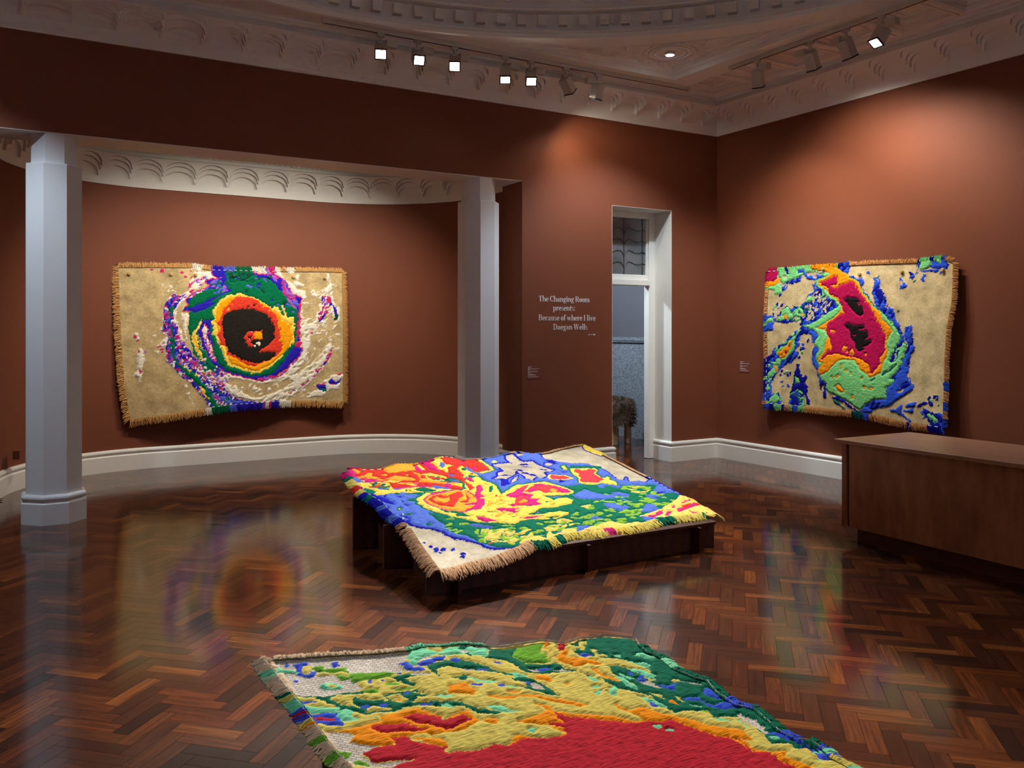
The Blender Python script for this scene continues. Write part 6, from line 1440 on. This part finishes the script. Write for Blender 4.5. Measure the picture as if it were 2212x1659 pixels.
# ---------------------------------------------------------------- nearest table rug
MAT_F = matweave('flax', rgb(224, 216, 204), rgb(198, 186, 170), 44, .7, .6)
PAL_F = {'mat': (196, 186, 172), 'crimson': (186, 30, 46), 'orange': (244, 146, 6), 'straw': (216, 198, 96), 'green': (0, 104, 78), 'lime': (108, 172, 46), 'mint': (126, 222, 172), 'blue': (56, 86, 214), 'tan': (224, 194, 160)}
PF_ = [
 ('P', 'mat', "F1 200 290 340 340 1000 305 2050 255 2030 330 1900 400 1980 500 1800 500 1400 600 1430 700 1300 720 980 800 640 750 560 660 430 440"),
 ('P', 'tan', "F1 180 290 340 330 460 470 640 750 580 770 430 560 250 340"), ('P', 'tan', "F1 860 1180 1000 1210 1330 1640 1240 1659 980 1350"), ('P', 'mat', "F1 990 1220 1240 1215 1340 1250 1280 1340 1700 1330 1640 1380 1420 1500 1600 1600 2080 1570 1900 1640 1500 1659 1330 1640 1200 1500"),
 ('P', 'mint', "F1 2030 245 2204 200 F2 60 190 280 235 600 145 960 170 900 300 700 260 400 290 300 280 160 340 60 380 F1 2110 440 2010 400"), ('P', 'mint', "F1 340 430 440 430 600 450 660 470 640 490 400 490"), ('P', 'mint', "F1 920 640 1020 600 1200 630 1220 670 1100 690 940 680"), ('D', 'straw', 'F1', [(1060, 645, 60, 24)]),
 ('P', 'blue', "F1 575 380 690 370 770 345 770 380 700 460 740 500 800 460 880 465 850 540 720 540 650 500 640 440"), ('P', 'straw', "F1 720 410 830 390 820 440 790 500 720 500 690 460"), ('D', 'blue', 'F1', [(1110,385,52,34),(515,380,26,20),(610,577,36,18)]),
 ('P', 'lime', "F1 820 430 900 400 960 395 980 450 1060 430 1220 420 1300 490 1500 490 1700 480 1840 490 1860 520 1600 580 1500 590 1350 610 1300 560 1200 570 1140 550 1100 490 880 470"), ('P', 'straw', "F1 870 480 1080 490 1200 470 1320 510 1280 530 1100 510 880 540"),
 ('P', 'blue', "F1 1900 390 2010 380 2060 440 2204 460 2204 500 1980 480"), ('P', 'mat', "F1 2204 390 F2 60 400 120 440 200 470 0 430"), ('P', 'blue', "F2 60 400 140 370 240 360 280 330 410 290 390 360 280 380 200 430 90 440"), ('P', 'mat', "F2 80 370 200 300 270 340 180 360"), ('P', 'mat', "F2 0 500 120 510 250 550 0 540"),
 ('P', 'green', "F1 1800 550 2000 530 2204 545 F2 360 580 200 480 210 420 300 390 420 350 560 370 600 330 740 370 940 430 960 460 1100 490 1250 500 1240 530 1140 520 1040 500 850 480 600 460 470 430 380 450 300 500 340 560 F1 2204 560 2060 560 1980 580 2120 650 2080 670 1930 620"), ('D', 'blue', 'F2', [(540,345,64,28),(880,462,60,20)]), ('P', 'mat', "F2 600 450 720 450 780 480 680 480"),
 ('P', 'green', "F1 580 745 880 770 980 780 1280 720 1490 715 1470 740 1300 760 1130 760 1060 820 1200 880 1420 920 1380 870 1330 820 1360 790 1550 830 1680 820 1780 850 1700 760 1900 730 2100 720 2204 760 F2 0 740 60 760 230 800 60 800 0 860 300 860 370 880 600 880 740 940 1100 990 1000 1020 820 1020 650 940 540 930 360 930 100 890 F1 2204 880 2050 900 1850 950 1500 990 1350 980 1180 950 1150 900 1000 840 800 780 600 770"),
 ('P', 'straw', "F1 1500 900 1800 910 1850 930 1500 970"), ('D', 'blue', 'F1', [(1480,905,60,26),(1705,890,56,24),(1540,605,40,22),(1705,592,32,14),(2000,750,40,18),(1895,522,28,12)]), ('P', 'straw', "F1 1730 780 1900 750 2010 820 1970 860 1800 820"), ('D', 'orange', 'F1', [(1910,812,34,20)]), ('P', 'lime', "F1 1480 730 1520 690 1650 690 1640 730 1560 745"), ('P', 'lime', "F1 1720 640 1800 600 1920 630 1860 655"), ('P', 'lime', "F1 1800 690 2000 690 2140 680 2100 700 1900 715"),
 ('P', 'mint', "F1 640 880 900 910 1060 930 1180 900 1180 960 1240 930 1340 980 1300 1030 1400 1080 1200 1080 1100 1000 760 980"), ('P', 'blue', "F1 740 1000 900 990 1140 980 1170 1040 1230 1130 1000 1130 860 1110"), ('P', 'crimson', "F1 820 1040 1110 1035 1100 1070 860 1075"), ('P', 'blue', "F1 640 850 900 830 900 850 740 865"),
 ('P', 'mint', "F2 300 790 500 800 520 820 340 830"), ('P', 'mint', "F2 350 900 440 900 540 950 400 950"), ('P', 'mint', "F2 900 915 1040 910 1200 960 1360 980 1100 1000 980 960"), ('P', 'mint', "F2 690 560 860 600 1060 610 960 640 760 600"), ('D', 'blue', 'F2', [(810,652,72,16),(1105,660,54,18),(175,885,70,16),(1720,712,44,14)]), ('P', 'green', "F2 460 580 600 560 640 530 700 570 640 610 560 590"), ('P', 'mint', "F2 1140 660 1360 670 1200 690"), ('P', 'mint', "F2 1230 480 1440 490 1380 550 1250 560"), ('D', 'mint', 'F2', [(1470,1215,54,24)]),
 ('P', 'green', "F2 980 180 1300 130 1300 230 1250 260 1500 330 1800 360 2100 520 2204 530 F3 140 550 200 540 150 580 0 500 F2 2160 530 1950 470 1700 450 1400 440 1280 370 1180 320 900 310"), ('P', 'lime', "F2 1290 130 1615 115 1600 220 1730 330 1500 325 1250 255"), ('P', 'straw', "F2 1050 330 1170 340 1200 370 1120 380"), ('D', 'blue', 'F2', [(1085,355,46,14),(1640,395,80,18)]), ('P', 'mat', "F2 1420 385 1520 380 1600 410 1500 415"), ('P', 'mat', "F2 1750 430 1880 420 1960 460 1860 450"),
 ('P', 'green', "F2 580 150 680 150 660 200 570 200"), ('P', 'straw', "F2 300 190 410 165 380 240 290 250"), ('P', 'green', "F2 650 250 700 240 760 295 700 290"), ('P', 'mat', "F2 590 210 680 210 680 250 620 240"),
 ('P', 'green', "F2 1230 560 1400 510 1520 540 1640 600 1700 640 1780 700 1840 745 1700 745 1500 700 1360 670 1440 640 1400 600"), ('P', 'mat', "F2 1460 590 1520 575 1600 600 1650 665 1560 670 1480 650"), ('D', 'blue', 'F2', [(1425,600,42,16)]),
 ('P', 'orange', "F2 1610 115 1700 115 1680 220 1800 300 1850 200 1930 230 1920 320 2000 330 2204 350 F3 150 350 270 390 200 430 F2 2160 400 2060 440 1950 400 1800 330"), ('P', 'straw', "F2 1700 120 1790 120 1780 220 1820 290 1700 230"), ('P', 'crimson', "F2 1790 130 1900 160 1890 220 1800 230 1780 180"),
 ('P', 'orange', "F2 1520 470 1640 460 1760 530 1740 560 1540 520"), ('P', 'orange', "F2 440 690 560 680 550 640 690 640 710 690 780 690 800 780 460 780"), ('P', 'orange', "F2 910 790 1090 770 1080 800 1260 790 1350 770 1700 780 2000 830 2204 890 2050 890 1850 860 1500 800 1320 800 1240 830 1040 820"), ('D', 'orange', 'F2', [(1265,735,66,14),(980,1105,90,34),(1930,600,40,12)]),
 # green along the right edge
 ('P', 'green', "F2 1960 160 2100 90 F3 0 100 300 50 720 90 760 170 1000 290 1200 470 1450 550 1600 590 1800 720 2050 870 2212 900 F4 560 730 800 790 1000 980 1300 1130 1450 1180 1750 1330 1700 1400 1400 1240 1250 1260 1150 1180 960 1200 880 1100 580 860 220 870 F3 1700 1040 1600 960 1300 960 1200 1000 1100 940 900 800 700 740 450 690 330 620 290 580 520 600 640 660 700 640 480 540 420 490 360 430 440 410 700 470 900 600 950 590 880 450 560 350 200 300 F2 2080 310 1990 260"),
 ('P', 'straw', "F3 130 210 200 210 240 260 350 280 340 300 220 300"), ('P', 'straw', "F2 1900 200 1990 170 2080 200 1960 270"), ('P', 'straw', "F2 2060 120 2140 110 2130 240 2080 240"), ('D', 'blue', 'F3', [(70,295,80,20)]), ('P', 'mint', "F3 430 270 500 270 510 300 450 300"), ('P', 'mint', "F3 680 260 760 250 900 280 1000 240 1100 320 980 320 900 335 720 300"), ('P', 'mint', "F3 520 330 600 330 720 370 800 360 900 400 880 420 920 440 700 430 560 380"), ('P', 'straw', "F3 300 310 500 320 700 380 860 460 880 490 700 470 480 400"), ('P', 'mint', "F3 600 440 760 450 900 500 970 530 920 540 950 590 860 560 740 500"),
 ('P', 'orange', "F3 140 460 200 460 400 570 520 600 500 620 400 600 260 530"), ('P', 'mint', "F3 480 540 560 560 640 630 710 650 720 710 640 680 590 660 520 600"), ('P', 'mint', "F3 490 510 560 510 690 570 600 575"), ('D', 'blue', 'F3', [(645,505,44,20),(795,540,36,16),(780,580,66,24)]), ('P', 'mat', "F3 750 600 850 580 920 620 1050 680 940 670 800 630"), ('P', 'blue', "F3 950 620 1080 640 1200 620 1220 720 1140 700 1040 670"), ('D', 'straw', 'F3', [(1200,588,60,18)]), ('P', 'mat', "F3 1220 570 1330 600 1280 600"), ('P', 'mat', "F3 1350 590 1500 600 1530 625 1400 610"),
 ('P', 'blue', "F3 1520 710 1580 670 1680 690 1880 750 1860 790 1700 800 1600 780"), ('P', 'blue', "F3 1330 790 1480 800 1500 780 1560 850 1700 880 1720 840 1900 830 2040 850 2040 890 1940 920 1800 930 1600 900 1500 840 1340 830"), ('P', 'straw', "F3 870 740 1000 760 1080 810 960 790"), ('P', 'straw', "F3 690 760 780 750 890 790 800 810"), ('P', 'orange', "F3 1090 830 1140 815 1240 870 1240 890 1120 860"), ('P', 'straw', "F3 1180 780 1230 780 1320 840 1260 840"), ('P', 'mint', "F3 1290 840 1400 880 1510 890 1500 915 1380 890"), ('P', 'mint', "F3 720 800 840 810 960 830 1000 860 1090 910 1080 930 900 870"), ('P', 'blue', "F3 870 850 990 890 1000 920 930 920"),
 ('P', 'mint', "F3 370 740 420 660 480 730 440 790 380 780"), ('D', 'mint', 'F3', [(235,745,40,26),(220,680,60,16)]), ('P', 'mint', "F3 80 540 200 560 280 600 180 610"), ('P', 'lime', "F3 1490 950 1560 950 1640 990 1540 980"), ('P', 'mint', "F3 1660 1040 1820 1060 1900 1110 1780 1080"), ('P', 'mint', "F4 470 880 540 890 720 1020 640 990 580 930"), ('P', 'mat', "F4 500 820 560 810 640 840 700 860 760 910 860 990 910 1050 860 1080 840 1040 720 980 600 900"), ('P', 'blue', "F4 910 1060 1010 1040 1100 1030 1380 1120 1380 1150 1250 1160 1150 1160 1000 1100"), ('D', 'mint', 'F4', [(975,1125,50,22)]), ('P', 'blue', "F4 1420 1240 1600 1210 1790 1290 1700 1390 1600 1400 1500 1310"), ('P', 'mint', "F4 1470 1280 1600 1250 1740 1260 1680 1310 1500 1300"), ('P', 'mint', "F4 1530 1370 1600 1410 1590 1440 1550 1410"), ('P', 'straw', "F4 1600 1430 1800 1340 2000 1420 2150 1500 1700 1520"),
 # red storm core
 ('P', 'orange', "F1 1000 1220 1280 1180 1500 1120 1680 1080 1700 1010 2100 920 2204 920 F2 60 930 160 960 280 1000 430 1080 600 1000 680 1000 830 1100 830 1130 620 1210 400 1230 200 1280 60 1260 F1 2100 1240 1880 1330 1740 1400 1650 1370 1420 1370 1290 1330 1340 1240 1250 1210"),
 ('P', 'crimson', "F1 1540 1160 1680 1120 2000 1110 2204 1170 F2 160 1180 100 1200 F1 1900 1220 1740 1230"), ('P', 'crimson', "F1 1950 1040 2050 990 F2 0 990 240 1010 440 1080 560 1060 620 1030 740 1080 640 1130 500 1180 420 1195 300 1150 200 1120 60 1110 F1 2100 1090"),
 ('P', 'orange', "F2 1280 1090 1500 1040 1680 960 1500 870 1700 900 1760 960 1960 980 2204 1010 F3 0 1020 200 1010 450 1030 700 1110 820 1080 600 980 420 900 440 880 620 970 780 930 880 950 1000 1010 1200 1040 1450 1080 1600 1150 1900 1180 2040 1200 2080 1240 2160 1330 2204 1380 F4 640 1060 720 1170 640 1150 760 1270 960 1310 1180 1290 1150 1370 1400 1470 1500 1500 1300 1600 F2 1200 1600 1200 1380 1250 1260 1700 1320 1900 1240 1700 1170 1880 1130 1600 1150"),
 ('P', 'crimson', "F2 0 1310 240 1370 440 1410 850 1450 1000 1380 1200 1400 1350 1310 1700 1300 1900 1270 1880 1180 1720 1150 1700 1110 1880 1130 1800 1040 1740 970 1950 1040 2204 1050 F3 0 1050 300 1080 700 1130 850 1090 1000 1110 1130 1080 1350 1140 1500 1220 1760 1290 1960 1310 2100 1400 2204 1480 F4 350 1100 520 1150 620 1200 740 1310 950 1310 1050 1400 1250 1490 1300 1700 F4 1000 4200 F1 2600 6000 F1 1500 1700 1750 1659 2100 1560 1600 1590 1440 1480 1560 1410 1880 1360 1800 1280 2000 1260"),
 ('P', 'orange', "F2 0 1270 200 1290 380 1290 440 1410 240 1370 100 1310"), ('P', 'straw', "F2 430 1240 640 1200 900 1140 1300 1110 1700 1190 1780 1240 1700 1270 1260 1270 1240 1350 1180 1400 1000 1370 860 1440 740 1460 430 1470 420 1430 450 1410 400 1290 60 1270 20 1240 180 1240 260 1270"), ('D', 'mint', 'F2', [(1470,1215,54,22)]), ('D', 'mint', 'F3', [(975,1170,60,22),(1135,1215,56,18)]),
 ('P', 'mint', "F4 1900 1470 2140 1480 2200 1560 2000 1560"), ('P', 'lime', "F1 860 1430 900 1390 1060 1450 1310 1470 1260 1540 1100 1490"), ('P', 'lime', "F1 1310 1600 1380 1565 1550 1600 1540 1650 1400 1640"), ('P', 'straw', "F1 400 790 580 770 870 790 1120 900 1000 930 820 870 600 850 440 830"), ('P', 'blue', "F1 460 845 620 835 900 835 900 850 700 865 460 860"),
]
EDF = [("F1 210 300 340 335 1000 300 2040 250 2204 205 F2 60 200", .030, [('tan', .86), ('mint', 1)], .0034), ("F2 60 190 300 190 600 145 960 160", .012, [('mint', 1)], .0034),
       ("F1 225 320 330 460 430 600 580 770 700 910 800 1060 920 1230 1050 1420 1200 1580 1330 1720 1800 2350 2100 2900", .045, [('tan', .055), ('mint', .085), ('tan', .165), ('green', .18), ('straw', .20), ('mint', .245), ('blue', .262), ('crimson', .275), ('blue', .297), ('straw', .315), ('orange', .33), ('tan', .385), ('lime', .41), ('tan', .46), ('lime', .5), ('tan', 1)], .0022),
       ("F3 740 170 830 250 1000 310 1180 460 1440 560 1580 590 1700 740 1940 900 2204 950 F4 740 780 900 930 1040 1060 1250 1150 1440 1170 1600 1270 1700 1380 1880 1480 2300 1700 2800 2050", .046, [('green', .08), ('mint', .12), ('green', .31), ('blue', .35), ('green', .36), ('blue', .395), ('green', .52), ('blue', .585), ('green', .64), ('blue', .66), ('mint', .68), ('blue', .69), ('straw', .75), ('mint', .79), ('straw', 1)], .0024)]
def wave_f(u, v, u0, u1, v0, v1):
    back = np.exp(-((v+.16)/.32)**2)
    dr = np.clip(.86-u, 0, 1)*-.05+np.clip(u-2.24, 0, 1)*-.08
    return dr+back*(.012*np.sin(10*u+.6)+.006*np.sin(21*u))*np.clip((u-1.1)/.3, 0, 1)+.003*np.sin(6*u+4*v)
PFRO = Plane((0, 2.9, zfro(2.9)), (1, 0, 0), (0, 1, SLOPE))
rug('table_rug', 'red, straw and green tufted rug lying on the nearest plinth at the bottom edge', PFRO, .0044,
    "F1 200 290 340 325 1000 290 2040 240 2204 190 F2 60 180 300 180 600 132 800 180 960 160 1300 100 1600 95 1890 160 2100 80 F3 60 80 300 45 700 75 745 160 840 240 1010 300 1190 450 1450 550 1590 580 1710 730 1950 890 2204 940 F4 750 770 910 920 1050 1050 1255 1140 1450 1160 1610 1260 1710 1370 1890 1470 2300 1690 2800 2040 F4 2000 3000 F1 3300 4300 2110 2890 1810 2340 1320 1730 1190 1590 1040 1430 910 1240 790 1070 690 920 570 780 420 610 320 470",
    'straw', PF_, PAL_F, MAT_F, -.12, wave_f, (1150, 1560), EDF, (),
    [("F1 200 300 330 460 580 770 800 1060 1050 1420 1330 1720", .0018, 'rope'), ("F2 650 140 960 160 1300 105 1600 100 1890 165 2100 85 F3 60 85 300 50 700 80 745 165 840 245 1010 305 1190 460 1450 560 1590 590 1710 740 1950 900 2204 945 F4 750 775 910 925 1050 1055 1255 1145 1450 1165 1610 1265 1710 1375 1890 1475 2300 1695", .0020, 'rope')], .009, .008, fr=(.0050, .0080), grav=(0, 0, .0), seed=4, min_patch=.0004)
